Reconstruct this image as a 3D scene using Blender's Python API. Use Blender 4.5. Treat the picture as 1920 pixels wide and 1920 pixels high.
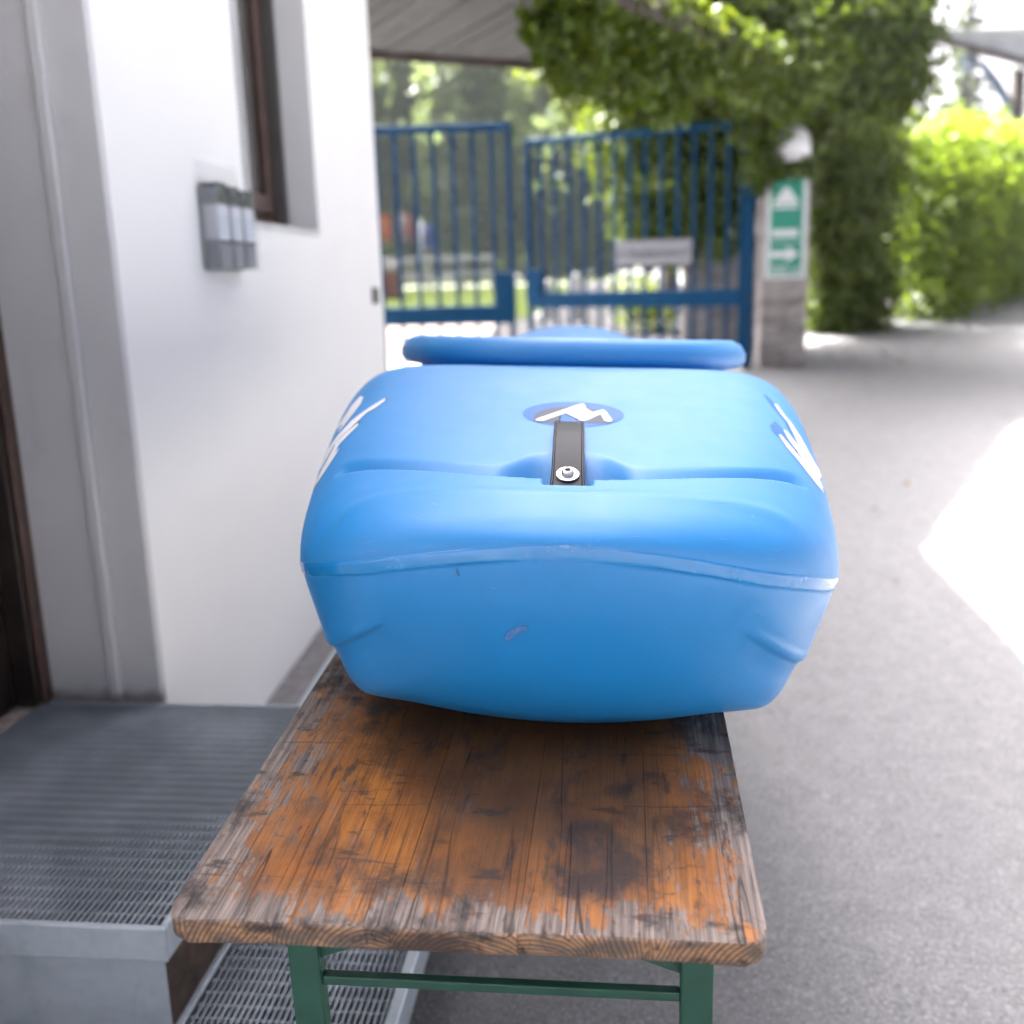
import bpy, bmesh, math, random
import numpy as np
from mathutils import Vector, Matrix
from mathutils.bvhtree import BVHTree

S = bpy.context.scene
for o in list(bpy.data.objects):
    bpy.data.objects.remove(o)
C = S.collection
random.seed(7)
RNG = np.random.default_rng(11)

# ---------------------------------------------------------------- camera
YAW, PITCH, ROLL, CAM_H = math.radians(6.467), math.radians(-13.106), math.radians(-1.671), 1.33
fw = Vector((-math.sin(YAW) * math.cos(PITCH), math.cos(YAW) * math.cos(PITCH), math.sin(PITCH)))
r0 = Vector((math.cos(YAW), math.sin(YAW), 0))
u0 = r0.cross(fw)
rt = math.cos(ROLL) * r0 + math.sin(ROLL) * u0
up = -math.sin(ROLL) * r0 + math.cos(ROLL) * u0
cam_d = bpy.data.cameras.new('camera')
cam = bpy.data.objects.new('camera', cam_d)
C.objects.link(cam)
m3 = Matrix((rt, up, -fw)).transposed()
cam.matrix_world = Matrix.Translation((0, 0, CAM_H)) @ m3.to_4x4()
cam_d.sensor_width = 24
cam_d.lens = 24
cam_d.clip_start = 0.02
cam_d.clip_end = 2000
cam_d.dof.use_dof = True
cam_d.dof.focus_distance = 1.03
cam_d.dof.aperture_fstop = 2.15
S.camera = cam

# ---------------------------------------------------------------- sky, sun, exposure
SUN_TO = Vector((-0.5, 0.5, 1.0)).normalized()
w = bpy.data.worlds.new('World')
S.world = w
w.use_nodes = True
nt = w.node_tree
sky = nt.nodes.new('ShaderNodeTexSky')
sky.sky_type = 'NISHITA'
sky.sun_disc = False
sky.sun_elevation = math.asin(SUN_TO.z)
sky.sun_rotation = math.atan2(SUN_TO.x, SUN_TO.y) % (2 * math.pi)
sky.air_density = 0.06
sky.dust_density = 8.0
sky.ozone_density = 3.0
bg = nt.nodes['Background']
nt.links.new(sky.outputs[0], bg.inputs[0])
bg.inputs[1].default_value = 0.15
sun_d = bpy.data.lights.new('sun', 'SUN')
sun_d.energy = 5.0
sun_d.angle = math.radians(0.6)
sun_d.color = (1.0, 0.97, 0.92)
sun = bpy.data.objects.new('sun', sun_d)
C.objects.link(sun)
sun.rotation_euler = SUN_TO.to_track_quat('Z', 'Y').to_euler()
S.view_settings.view_transform = 'Standard'
S.view_settings.look = 'None'
S.view_settings.gamma = 1.0
S.view_settings.use_curve_mapping = False
S.view_settings.exposure = 3.22
S.cycles.use_denoising = True
S.cycles.max_bounces = 5
S.cycles.diffuse_bounces = 3
S.cycles.glossy_bounces = 2
S.cycles.transmission_bounces = 3
S.cycles.transparent_max_bounces = 5
S.cycles.caustics_reflective = False
S.cycles.caustics_refractive = False
S.cycles.use_adaptive_sampling = True
S.cycles.adaptive_threshold = 0.03

GRADE = 0.056


def gz(y):
    """height of the ground: the drive climbs to the gate and levels out beyond it"""
    if y < -8:
        return -8 * GRADE
    if y < 20:
        return y * GRADE
    return 20 * GRADE


# ---------------------------------------------------------------- helpers
def tag(o, label=None, cat=None, group=None, kind=None):
    if label: o['label'] = label
    if cat: o['category'] = cat
    if group: o['group'] = group
    if kind: o['kind'] = kind
    return o


def empty(name, loc=(0, 0, 0), rz=0.0, **kw):
    o = bpy.data.objects.new(name, None)
    C.objects.link(o)
    o.location = loc
    o.rotation_euler = (0, 0, rz)
    return tag(o, **kw)


def link(name, me, mat=None, parent=None, smooth=False, **kw):
    o = bpy.data.objects.new(name, me)
    C.objects.link(o)
    if parent is not None: o.parent = parent
    if mat is not None:
        if len(me.materials) == 0: me.materials.append(mat)
    if smooth:
        me.polygons.foreach_set('use_smooth', [True] * len(me.polygons))
    return tag(o, **kw)


def mesh_of(bm, name='mesh'):
    me = bpy.data.meshes.new(name)
    bm.normal_update()
    bm.to_mesh(me)
    bm.free()
    return me


def add_box(bm, x0, x1, y0, y1, z0, z1, M=None):
    vs = [Vector((x, y, z)) for z in (z0, z1) for y in (y0, y1) for x in (x0, x1)]
    if M is not None: vs = [M @ v for v in vs]
    v = [bm.verts.new(p) for p in vs]
    for f in ((0, 2, 3, 1), (4, 5, 7, 6), (0, 1, 5, 4), (2, 6, 7, 3), (0, 4, 6, 2), (1, 3, 7, 5)):
        bm.faces.new([v[i] for i in f])
    return v


def bevel(bm, w, seg=2):
    bmesh.ops.bevel(bm, geom=list(bm.edges), offset=w, segments=seg, affect='EDGES', profile=0.5)


def box(name, b, mat, parent=None, bev=0.0, M=None, seg=2, **kw):
    bm = bmesh.new()
    add_box(bm, *b, M=M)
    if bev: bevel(bm, bev, seg)
    return link(name, mesh_of(bm, name), mat, parent, **kw)


def boxes(name, bl, mat, parent=None, bev=0.0, **kw):
    bm = bmesh.new()
    for b in bl: add_box(bm, *b)
    if bev: bevel(bm, bev, 1)
    return link(name, mesh_of(bm, name), mat, parent, **kw)


def add_tube(bm, pts, radius, seg=8, caps=True):
    pts = [Vector(p) for p in pts]
    n = len(pts)
    rad = radius if isinstance(radius, (list, tuple)) else [radius] * n
    rings = []
    ref = Vector((0, 0, 1))
    for i, p in enumerate(pts):
        t = (pts[min(i + 1, n - 1)] - pts[max(i - 1, 0)]).normalized()
        a = ref if abs(t.dot(ref)) < 0.95 else Vector((1, 0, 0))
        s = t.cross(a).normalized()
        q = s.cross(t).normalized()
        rings.append([bm.verts.new(p + rad[i] * (math.cos(2 * math.pi * k / seg) * s + math.sin(2 * math.pi * k / seg) * q)) for k in range(seg)])
    for i in range(n - 1):
        for k in range(seg):
            bm.faces.new((rings[i][k], rings[i][(k + 1) % seg], rings[i + 1][(k + 1) % seg], rings[i + 1][k]))
    if caps:
        bm.faces.new(rings[0][::-1])
        bm.faces.new(rings[-1])


def tube(name, pts, radius, mat, parent=None, seg=8, **kw):
    bm = bmesh.new()
    add_tube(bm, pts, radius, seg)
    return link(name, mesh_of(bm, name), mat, parent, smooth=True, **kw)


def prism(name, poly, z0, z1, mat, parent=None, bev=0.0, seg=2, **kw):
    bm = bmesh.new()
    b = [bm.verts.new((x, y, z0)) for x, y in poly]
    t = [bm.verts.new((x, y, z1)) for x, y in poly]
    n = len(poly)
    bm.faces.new(b[::-1])
    bm.faces.new(t)
    for i in range(n):
        bm.faces.new((b[i], b[(i + 1) % n], t[(i + 1) % n], t[i]))
    if bev: bevel(bm, bev, seg)
    bmesh.ops.recalc_face_normals(bm, faces=bm.faces)
    return link(name, mesh_of(bm, name), mat, parent, **kw)


def lathe(name, prof, mat, parent=None, seg=24, **kw):
    bm = bmesh.new()
    rings = [[bm.verts.new((r * math.cos(2 * math.pi * k / seg), r * math.sin(2 * math.pi * k / seg), z)) for k in range(seg)] for r, z in prof]
    for i in range(len(prof) - 1):
        for k in range(seg):
            bm.faces.new((rings[i][k], rings[i][(k + 1) % seg], rings[i + 1][(k + 1) % seg], rings[i + 1][k]))
    bm.faces.new(rings[0][::-1])
    bm.faces.new(rings[-1])
    return link(name, mesh_of(bm, name), mat, parent, **kw)


def quads_mesh(name, V, Q):
    me = bpy.data.meshes.new(name)
    V = np.asarray(V, np.float32)
    Q = np.asarray(Q, np.int32)
    me.vertices.add(len(V))
    me.vertices.foreach_set('co', V.ravel())
    me.loops.add(Q.size)
    me.loops.foreach_set('vertex_index', Q.ravel())
    me.polygons.add(len(Q))
    me.polygons.foreach_set('loop_start', np.arange(0, Q.size, Q.shape[1], dtype=np.int32))
    me.update(calc_edges=True)
    me.validate()
    return me


def leaves_mesh(name, P, N, size, aspect=0.75, fold=0.18, droop=None):
    """one folded four-cornered leaf per point"""
    n = len(P)
    N = N / np.maximum(np.linalg.norm(N, axis=1, keepdims=True), 1e-6)
    A = RNG.normal(size=(n, 3))
    if droop is not None: A = A * (1 - droop) + np.array([0, 0, -1.0]) * droop * 2
    T = A - (A * N).sum(1, keepdims=True) * N
    T /= np.maximum(np.linalg.norm(T, axis=1, keepdims=True), 1e-6)
    B = np.cross(N, T)
    sz = (size * RNG.uniform(0.6, 1.3, n))[:, None] if np.isscalar(size) else size[:, None]
    v0 = P - T * sz * 0.5
    v2 = P + T * sz * 0.5 - N * sz * 0.12
    v1 = P + B * sz * aspect * 0.5 + N * sz * fold - T * sz * 0.08
    v3 = P - B * sz * aspect * 0.5 + N * sz * fold - T * sz * 0.08
    V = np.stack([v0, v1, v2, v3], 1).reshape(-1, 3)
    Q = np.arange(4 * n).reshape(n, 4)
    return quads_mesh(name, V, Q)


def blob_points(blobs, density, thick=0.35):
    """points in the outer layers of a set of ellipsoids (cx, cy, cz, rx, ry, rz)"""
    Ps, Ns = [], []
    for cx, cy, cz, rx, ry, rz in blobs:
        n = int(density * (rx * ry + ry * rz + rx * rz) * 4)
        d = RNG.normal(size=(n, 3))
        d /= np.linalg.norm(d, axis=1, keepdims=True)
        rr = 1 - thick * RNG.random(n) ** 1.5 + 0.10 * RNG.normal(size=n)
        lump = 1 + 0.16 * np.sin(d[:, 0] * 7 + cx * 9) * np.sin(d[:, 1] * 6 + cy * 5) + 0.14 * np.sin(d[:, 2] * 9 + cz * 7)
        p = d * (rr * lump)[:, None] * np.array([rx, ry, rz]) + np.array([cx, cy, cz])
        nn = d * 0.8 + RNG.normal(size=(n, 3)) * 0.55 + np.array([0, 0, 0.35])
        Ps.append(p)
        Ns.append(nn)
    return np.concatenate(Ps), np.concatenate(Ns)


# ---------------------------------------------------------------- material helpers
class NB:
    def __init__(self, name):
        self.m = bpy.data.materials.new(name)
        self.m.use_nodes = True
        self.t = self.m.node_tree
        self.p = self.t.nodes['Principled BSDF']
        self.out = self.t.nodes['Material Output']

    def n(self, ty, **kw):
        nd = self.t.nodes.new('ShaderNode' + ty)
        for k, v in kw.items():
            setattr(nd, k, v)
        return nd

    def l(self, a, b):
        self.t.links.new(a, b)

    def set(self, **kw):
        for k, v in kw.items():
            i = self.p.inputs[k.replace('_', ' ')]
            if hasattr(v, 'is_output'):
                self.l(v, i)
            else:
                i.default_value = v if not (isinstance(v, tuple) and len(v) == 3) else (*v, 1)
        return self

    def coord(self, which='Object', scale=(1, 1, 1), loc=(0, 0, 0)):
        tc = self.n('TexCoord')
        mp = self.n('Mapping')
        mp.inputs['Scale'].default_value = scale
        mp.inputs['Location'].default_value = loc
        self.l(tc.outputs[which], mp.inputs[0])
        return mp.outputs[0]

    def noise(self, vec, scale=5, detail=4, rough=0.55, dist=0.0):
        nd = self.n('TexNoise')
        nd.inputs['Scale'].default_value = scale
        nd.inputs['Detail'].default_value = detail
        nd.inputs['Roughness'].default_value = rough
        nd.inputs['Distortion'].default_value = dist
        if vec is not None: self.l(vec, nd.inputs['Vector'])
        return nd.outputs[0]

    def ramp(self, fac, stops, interp='LINEAR'):
        nd = self.n('ValToRGB')
        cr = nd.color_ramp
        cr.interpolation = interp
        while len(cr.elements) < len(stops): cr.elements.new(0.5)
        for e, (p, c) in zip(cr.elements, stops):
            e.position = p
            e.color = (c, c, c, 1) if not isinstance(c, tuple) else (*c, 1)
        self.l(fac, nd.inputs[0])
        return nd.outputs[0]

    def mix(self, fac, a, b, mode='MIX'):
        nd = self.n('Mix', data_type='RGBA', blend_type=mode)
        for sock, v in ((nd.inputs[0], fac), (nd.inputs[6], a), (nd.inputs[7], b)):
            if hasattr(v, 'is_output'):
                self.l(v, sock)
            elif isinstance(v, tuple):
                sock.default_value = (*v, 1)
            else:
                sock.default_value = v
        return nd.outputs[2]

    def math(self, op, a, b=None, c=None, clamp=False):
        nd = self.n('Math', operation=op)
        nd.use_clamp = clamp
        for i, v in enumerate((a, b, c)):
            if v is None: continue
            if hasattr(v, 'is_output'):
                self.l(v, nd.inputs[i])
            else:
                nd.inputs[i].default_value = v
        return nd.outputs[0]

    def smooth(self, v, a, b):
        nd = self.n('MapRange', interpolation_type='SMOOTHSTEP')
        self.l(v, nd.inputs[0])
        nd.inputs[1].default_value = a
        nd.inputs[2].default_value = b
        return nd.outputs[0]

    def bump(self, h, strength=0.3, dist=0.01):
        nd = self.n('Bump')
        nd.inputs['Strength'].default_value = strength
        nd.inputs['Distance'].default_value = dist
        self.l(h, nd.inputs['Height'])
        self.l(nd.outputs[0], self.p.inputs['Normal'])
        return nd


def plain(name, col, rough=0.5, metal=0.0, var=0.12, scale=8.0, bump=0.0, spec=0.5):
    b = NB(name)
    v = b.coord()
    nz = b.noise(v, scale, 5)
    dark = tuple(c * (1 - var) for c in col)
    lite = tuple(min(1, c * (1 + var)) for c in col)
    b.set(Base_Color=b.ramp(nz, [(0.3, dark), (0.7, lite)]), Roughness=rough, Metallic=metal)
    b.p.inputs['Specular IOR Level'].default_value = spec
    if bump: b.bump(b.noise(v, scale * 12, 4), bump, 0.004)
    return b.m


def leaf_mat(name, dark, mid, lite, trans=0.45, trans_col=None):
    b = NB(name)
    g = b.n('NewGeometry')
    col = b.ramp(g.outputs['Random Per Island'], [(0.0, dark), (0.45, mid), (0.85, mid), (1.0, lite)])
    big = b.noise(b.coord('Object'), 1.7, 2)
    col = b.mix(b.math('MULTIPLY', big, 0.5), col, lite)
    b.set(Base_Color=col, Roughness=0.42)
    b.p.inputs['Specular IOR Level'].default_value = 0.35
    tr = b.n('BsdfTranslucent')
    tcol = b.mix(1.0, col, trans_col or (1.7, 1.5, 0.5), 'MULTIPLY')
    b.l(tcol, tr.inputs[0])
    mx = b.n('MixShader')
    mx.inputs[0].default_value = trans
    b.l(b.p.outputs[0], mx.inputs[1])
    b.l(tr.outputs[0], mx.inputs[2])
    b.l(mx.outputs[0], b.out.inputs[0])
    return b.m


# ---------------------------------------------------------------- materials
M = {}
b = NB('asphalt')
v = b.coord('Object')
big = b.noise(v, 0.55, 4)
spk = b.noise(v, 140, 3, 0.7)
mid = b.noise(v, 18, 5, 0.65)
vor = b.n('TexVoronoi')
vor.inputs['Scale'].default_value = 210
b.l(v, vor.inputs['Vector'])
col = b.mix(b.smooth(mid, 0.3, 0.7), (0.120, 0.1215, 0.1215), (0.160, 0.162, 0.162))
col = b.mix(b.smooth(spk, 0.50, 0.68), col, (0.27, 0.273, 0.273))
col = b.mix(b.smooth(spk, 0.46, 0.3), col, (0.064, 0.064, 0.066))
col = b.mix(b.math('MULTIPLY', b.smooth(big, 0.35, 0.7), 0.18), col, (0.205, 0.203, 0.202))
ck = b.n('TexVoronoi', feature='DISTANCE_TO_EDGE')
ck.inputs['Scale'].default_value = 0.55
wv = b.n('VectorMath', operation='ADD')
b.l(v, wv.inputs[0])
nzv = b.n('TexNoise')
nzv.inputs['Scale'].default_value = 3.0
b.l(v, nzv.inputs['Vector'])
b.l(nzv.outputs[1], wv.inputs[1])
b.l(wv.outputs[0], ck.inputs['Vector'])
ckm = b.math('MULTIPLY', b.smooth(ck.outputs[0], 0.010, 0.002), b.smooth(b.noise(v, 0.9, 2), 0.5, 0.6))
col = b.mix(b.math('MULTIPLY', ckm, 0.6), col, (0.065, 0.064, 0.066))
spill = b.smooth(b.noise(v, 2.3, 5, 0.6), 0.62, 0.72)
col = b.mix(b.math('MULTIPLY', spill, 0.18), col, (0.088, 0.087, 0.088))
b.set(Base_Color=col, Roughness=0.85)
b.bump(b.math('ADD', vor.outputs[0], spk), 0.5, 0.004)
M['asphalt'] = b.m

b = NB('plaster')
v = b.coord('Object')
nz = b.noise(v, 1.3, 4)
b.set(Base_Color=b.ramp(nz, [(0.3, (0.77, 0.77, 0.76)), (0.7, (0.80, 0.80, 0.79))]), Roughness=0.9)
b.bump(b.noise(v, 55, 6, 0.7), 0.25, 0.004)
M['plaster'] = b.m

b = NB('jamb_paint')
v = b.coord('Object')
nz = b.noise(v, 2.5, 5)
grime = b.math('MULTIPLY', b.smooth(b.noise(v, 14, 5), 0.55, 0.8), 0.25)
col = b.ramp(nz, [(0.3, (0.52, 0.52, 0.53)), (0.7, (0.58, 0.58, 0.59))])
sp = b.n('SeparateXYZ')
b.l(v, sp.inputs[0])
low = b.math('MULTIPLY', b.smooth(b.math('ADD', sp.outputs[2], b.math('MULTIPLY', b.noise(v, 30, 4), 0.05)), 0.315, 0.275), 0.7)
col = b.mix(low, col, (0.10, 0.075, 0.055))
col = b.mix(grime, col, (0.40, 0.39, 0.39))
b.set(Base_Color=col, Roughness=0.6)
M['jamb'] = b.m

M['dark_door'] = plain('dark_door_wood', (0.018, 0.011, 0.009), 0.45, scale=20, var=0.5)  # near-black tone stands in for the unlit interior
M['brown_frame'] = plain('brown_frame', (0.065, 0.035, 0.026), 0.4, scale=25, var=0.3)
M['grey_frame'] = plain('grey_rubber_frame', (0.10, 0.095, 0.09), 0.5)
M['white_frame'] = plain('white_trim', (0.55, 0.55, 0.56), 0.4)
M['stone'] = plain('sill_stone', (0.36, 0.31, 0.27), 0.8, scale=40, var=0.3, bump=0.2)
M['galv'] = None
b = NB('galvanised_steel')
v = b.coord('Object')
sp_ = b.noise(v, 7, 5, 0.6, 0.4)
vor = b.n('TexVoronoi')
vor.inputs['Scale'].default_value = 60
b.l(v, vor.inputs['Vector'])
col = b.mix(b.math('MULTIPLY', vor.outputs[0], 0.5), (0.46, 0.52, 0.57), (0.56, 0.62, 0.67))
col = b.mix(b.smooth(sp_, 0.45, 0.7), col, (0.37, 0.42, 0.465))
b.set(Base_Color=col, Metallic=0.55, Roughness=b.ramp(sp_, [(0.3, 0.42), (0.7, 0.6)]))
M['galv'] = b.m
b = NB('grating_steel')
v = b.coord('Object')
sp_ = b.noise(v, 5, 5, 0.65)
col = b.mix(b.smooth(sp_, 0.35, 0.7), (0.34, 0.39, 0.435), (0.52, 0.57, 0.62))
b.set(Base_Color=col, Metallic=0.6, Roughness=0.5)
M['grating'] = b.m
M['brown_earth'] = plain('brown_side_board', (0.060, 0.040, 0.028), 0.9, scale=30, var=0.6, bump=0.4)
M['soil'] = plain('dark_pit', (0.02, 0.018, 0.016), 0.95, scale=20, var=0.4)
M['gravel'] = plain('gravel_strip', (0.17, 0.14, 0.125), 0.95, scale=60, var=0.55, bump=0.8)
M['concrete'] = plain('kerb_concrete', (0.20, 0.19, 0.195), 0.85, scale=25, var=0.25, bump=0.2)

b = NB('green_paint')
v = b.coord('Object')
nz = b.noise(v, 30, 5)
chip = b.smooth(b.noise(v, 55, 5, 0.7), 0.66, 0.70)
col = b.ramp(nz, [(0.3, (0.012, 0.062, 0.042)), (0.7, (0.018, 0.085, 0.056))])
col = b.mix(chip, col, (0.10, 0.06, 0.04))
b.set(Base_Color=col, Roughness=0.42)
b.bump(chip, 0.3, 0.001)
M['green'] = b.m

b = NB('gate_blue')
v = b.coord('Object')
nz = b.noise(v, 12, 4)
b.set(Base_Color=b.ramp(nz, [(0.3, (0.000, 0.030, 0.078)), (0.7, (0.001, 0.041, 0.105))]), Roughness=0.55)
b.p.inputs['Specular IOR Level'].default_value = 0.08
M['gate'] = b.m
M['pale_sign'] = plain('pale_sign', (0.17, 0.17, 0.19), 0.5, var=0.06)
M['sign_white'] = plain('sign_white', (0.55, 0.57, 0.58), 0.45, var=0.05)
M['sign_green'] = plain('sign_green', (0.0, 0.20, 0.135), 0.45, var=0.08)
M['print_grey'] = plain('print_grey', (0.05, 0.05, 0.055), 0.6)
M['lamp_white'] = plain('lamp_white', (0.62, 0.62, 0.64), 0.35, var=0.04)
M['brick'] = plain('grey_brick', (0.20, 0.18, 0.175), 0.9, scale=14, var=0.35, bump=0.4)
M['brick_pale'] = plain('pale_grey_brick', (0.29, 0.265, 0.255), 0.9, scale=14, var=0.3, bump=0.4)
M['mortar'] = plain('mortar', (0.26, 0.25, 0.24), 0.95, scale=30, var=0.2)
M['canopy_wood'] = None
b = NB('weathered_board')
v = b.coord('Object', (1, 1, 1))
st = b.noise(b.coord('Object', (14, 0.9, 1)), 3, 6, 0.6)
oi = b.n('ObjectInfo')
col = b.ramp(st, [(0.3, (0.028, 0.026, 0.024)), (0.7, (0.058, 0.054, 0.051))])
col = b.mix(b.math('MULTIPLY', oi.outputs['Random'], 0.5), col, (0.075, 0.071, 0.068))
b.set(Base_Color=col, Roughness=0.75)
M['canopy_wood'] = b.m
M['dark_wood'] = plain('dark_timber', (0.045, 0.030, 0.026), 0.7, scale=14, var=0.4)
M['roof_sheet'] = plain('roof_sheet', (0.30, 0.31, 0.34), 0.5, scale=4, var=0.15)
M['blue_steel'] = plain('blue_grey_timber', (0.05, 0.075, 0.13), 0.6)
M['bark'] = plain('bark', (0.07, 0.052, 0.04), 0.95, scale=18, var=0.5, bump=0.6)
M['ivy'] = leaf_mat('ivy_leaf', (0.022, 0.050, 0.006), (0.062, 0.112, 0.012), (0.135, 0.172, 0.020), 0.36)
M['hedge'] = leaf_mat('hedge_leaf', (0.070, 0.120, 0.026), (0.115, 0.175, 0.032), (0.145, 0.180, 0.026), 0.62, (1.8, 1.75, 0.7))
M['conifer'] = leaf_mat('conifer_needles', (0.075, 0.108, 0.062), (0.11, 0.145, 0.082), (0.15, 0.18, 0.105), 0.55, (1.2, 1.15, 0.85))  # needles paled and greyed, distance haze put into the colour
M['bright_leaf'] = leaf_mat('bright_leaf', (0.045, 0.075, 0.010), (0.075, 0.115, 0.014), (0.12, 0.15, 0.025), 0.5)
M['far_leaf'] = leaf_mat('far_leaf', (0.085, 0.125, 0.060), (0.125, 0.175, 0.085), (0.17, 0.21, 0.11), 0.6, (1.3, 1.25, 0.8))  # leaf tones made paler and greyer to paint in haze
M['yard'] = plain('yard_tarmac', (0.040, 0.039, 0.040), 0.9, scale=5, var=0.3, spec=0.0)  # tarmac darkened to paint in the shade of a tree
M['grass'] = plain('lawn', (0.028, 0.036, 0.011), 0.9, scale=6, var=0.4, spec=0.0)
M['litter'] = leaf_mat('dry_leaf', (0.20, 0.13, 0.06), (0.28, 0.21, 0.10), (0.30, 0.28, 0.13), 0.2, (1, 1, 1))
M['pavement'] = plain('pale_paving', (0.16, 0.135, 0.12), 0.9, scale=3, var=0.15, spec=0.0)
M['orange_cloth'] = plain('orange_cloth', (0.375, 0.130, 0.010), 0.8)
M['red_cloth'] = plain('red_cloth', (0.210, 0.025, 0.035), 0.8)
M['white_cloth'] = plain('white_cloth', (0.220, 0.200, 0.200), 0.8, spec=0.1)
M['blue_cloth'] = plain('blue_cloth', (0.015, 0.040, 0.170), 0.8)
M['pole'] = plain('pale_pole', (0.225, 0.234, 0.243), 0.35, spec=0.1)
M['cream'] = plain('cream_render', (0.220, 0.188, 0.144), 0.9)
M['red_roof'] = plain('red_roof', (0.136, 0.052, 0.030), 0.9, scale=5)
M['rust_red'] = plain('rust_red_box', (0.130, 0.037, 0.020), 0.7)
M['strap'] = plain('strap_plastic', (0.007, 0.009, 0.014), 0.42, var=0.2, scale=60, bump=0.05, spec=0.12)
M['steel'] = plain('bright_steel', (0.78, 0.78, 0.77), 0.22, metal=0.9, var=0.05, scale=120)
M['steel_dark'] = plain('screw_steel', (0.42, 0.42, 0.43), 0.28, metal=1.0, var=0.1)
M['decal_white'] = plain('decal_white', (0.60, 0.60, 0.61), 0.4, var=0.03, spec=0.15)
M['decal_grey'] = plain('decal_grey', (0.035, 0.05, 0.085), 0.4, var=0.1, spec=0.15)
M['decal_blue'] = plain('decal_mid_blue', (0.004, 0.105, 0.33), 0.4, var=0.03, spec=0.15)
M['scuff_purple'] = plain('scuff_purple', (0.040, 0.140, 0.34), 0.7, var=0.4, scale=300)
M['scuff_dark'] = plain('scuff_dark', (0.012, 0.09, 0.20), 0.6)
M['scuff_green'] = plain('scuff_green', (0.03, 0.22, 0.40), 0.6)
M['scratch'] = plain('scratch_pale', (0.10, 0.27, 0.50), 0.7, var=0.2, scale=200, spec=0.2)
M['seat'] = plain('seat_plastic', (0.03, 0.03, 0.035), 0.5)

KBLUE = (0.005, 0.178, 0.46)
for kn in ('kayak', 'hull'):
    b = NB(kn + '_plastic')
    v = b.coord('Object')
    nz = b.noise(v, 3, 4)
    scr = b.noise(b.coord('Object', (1.0, 0.25, 1.6)), 90, 5, 0.75, 0.6)
    scm = b.smooth(scr, 0.735, 0.76)
    patch = b.smooth(b.noise(v, 7, 3), 0.5, 0.68)
    scm = b.math('MULTIPLY', b.math('MULTIPLY', scm, patch), 0.35)
    col = b.mix(b.smooth(nz, 0.3, 0.7), tuple(c * 0.95 for c in KBLUE), KBLUE)
    col = b.mix(scm, col, (0.22, 0.45, 0.78))
    rgh = b.ramp(b.noise(v, 22, 5), [(0.3, 0.49), (0.7, 0.55)] if kn == 'kayak' else [(0.3, 0.34), (0.7, 0.40)])
    if kn == 'hull':
        at = b.n('Attribute', attribute_name='band')
        pol = b.ramp(b.noise(v, 30, 4), [(0.4, 0.12), (0.65, 0.30)])
        rgh = b.mix(at.outputs['Fac'], rgh, pol)
    b.set(Base_Color=col, Roughness=rgh)
    b.p.inputs['Specular IOR Level'].default_value = 0.65
    b.bump(b.noise(v, 420, 3, 0.6), 0.045, 0.001)
    M[kn] = b.m

# --- worn varnished planks
b = NB('worn_varnished_wood')
v = b.coord('Object')
sp = b.n('SeparateXYZ')
b.l(v, sp.inputs[0])
X, Y, Z = sp.outputs
oi = b.n('ObjectInfo')
rnd = oi.outputs['Random']
wob = b.noise(b.coord('Object', (3, 0.7, 3)), 2.2, 3)
# growth rings round a heart below the plank
cx = b.math('ADD', X, b.math('MULTIPLY', b.math('SUBTRACT', rnd, 0.5), 0.5))
cx = b.math('ADD', cx, b.math('MULTIPLY', wob, 0.05))
fx = b.math('SUBTRACT', b.math('FRACT', b.math('MULTIPLY', cx, 5.3)), 0.5)
fx = b.math('MULTIPLY', fx, 0.19)
cz = b.math('ADD', Z, b.math('ADD', 0.03, b.math('MULTIPLY', wob, 0.03)))
rad = b.math('SQRT', b.math('ADD', b.math('MULTIPLY', fx, fx), b.math('MULTIPLY', cz, cz)))
ring = b.math('SINE', b.math('MULTIPLY', rad, 1500))
grain = b.noise(b.coord('Object', (55, 1.6, 55)), 3.2, 6, 0.65)
fine = b.noise(b.coord('Object', (160, 4, 160)), 3.0, 4, 0.6)
# how much varnish is left: none near the rim, flaking in streaks
ex = b.math('MINIMUM', b.math('ADD', X, 0.0), b.math('SUBTRACT', 0.499, X))
ey = b.math('MULTIPLY', Y, 1.15)
edge = b.math('MINIMUM', ex, ey)
flk = b.noise(b.coord('Object', (30, 8, 30)), 1.7, 9, 0.72, 0.35)
flk2 = b.noise(b.coord('Object', (9, 7, 9)), 1.3, 6, 0.62)
left = b.math('ADD', b.math('MULTIPLY', b.math('MINIMUM', edge, 0.085), 6.0), b.math('MULTIPLY', b.math('SUBTRACT', flk, 0.5), 1.45))
left = b.math('ADD', left, b.math('MULTIPLY', b.math('SUBTRACT', flk2, 0.5), 1.0))
chipn = b.noise(b.coord('Object', (70, 12, 70), (2, 5, 0)), 1.6, 5, 0.7)
left = b.math('SUBTRACT', left, b.math('MULTIPLY', b.smooth(chipn, 0.56, 0.70), 0.38))
finer = b.noise(b.coord('Object', (150, 34, 150), (4, 1, 0)), 1.5, 6, 0.72)
left = b.math('ADD', left, b.math('MULTIPLY', b.math('SUBTRACT', finer, 0.5), 0.55))
var = b.math('ADD', b.math('MULTIPLY', b.smooth(left, 0.16, 0.235), 0.72), b.math('MULTIPLY', b.smooth(left, 0.12, 0.60), 0.28))
bare = b.mix(b.smooth(grain, 0.32, 0.68), (0.095, 0.078, 0.070), (0.29, 0.238, 0.206))
bare = b.mix(b.math('MULTIPLY', b.smooth(ring, 0.3, 0.95), 0.5), bare, (0.12, 0.09, 0.075))
tone = b.noise(b.coord('Object', (5, 2, 5)), 1.7, 4)
varn = b.mix(b.smooth(tone, 0.35, 0.65), (0.26, 0.085, 0.013), (0.48, 0.180, 0.026))
varn = b.mix(b.math('MULTIPLY', b.smooth(grain, 0.46, 0.70), 0.7), varn, (0.075, 0.030, 0.010))
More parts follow.
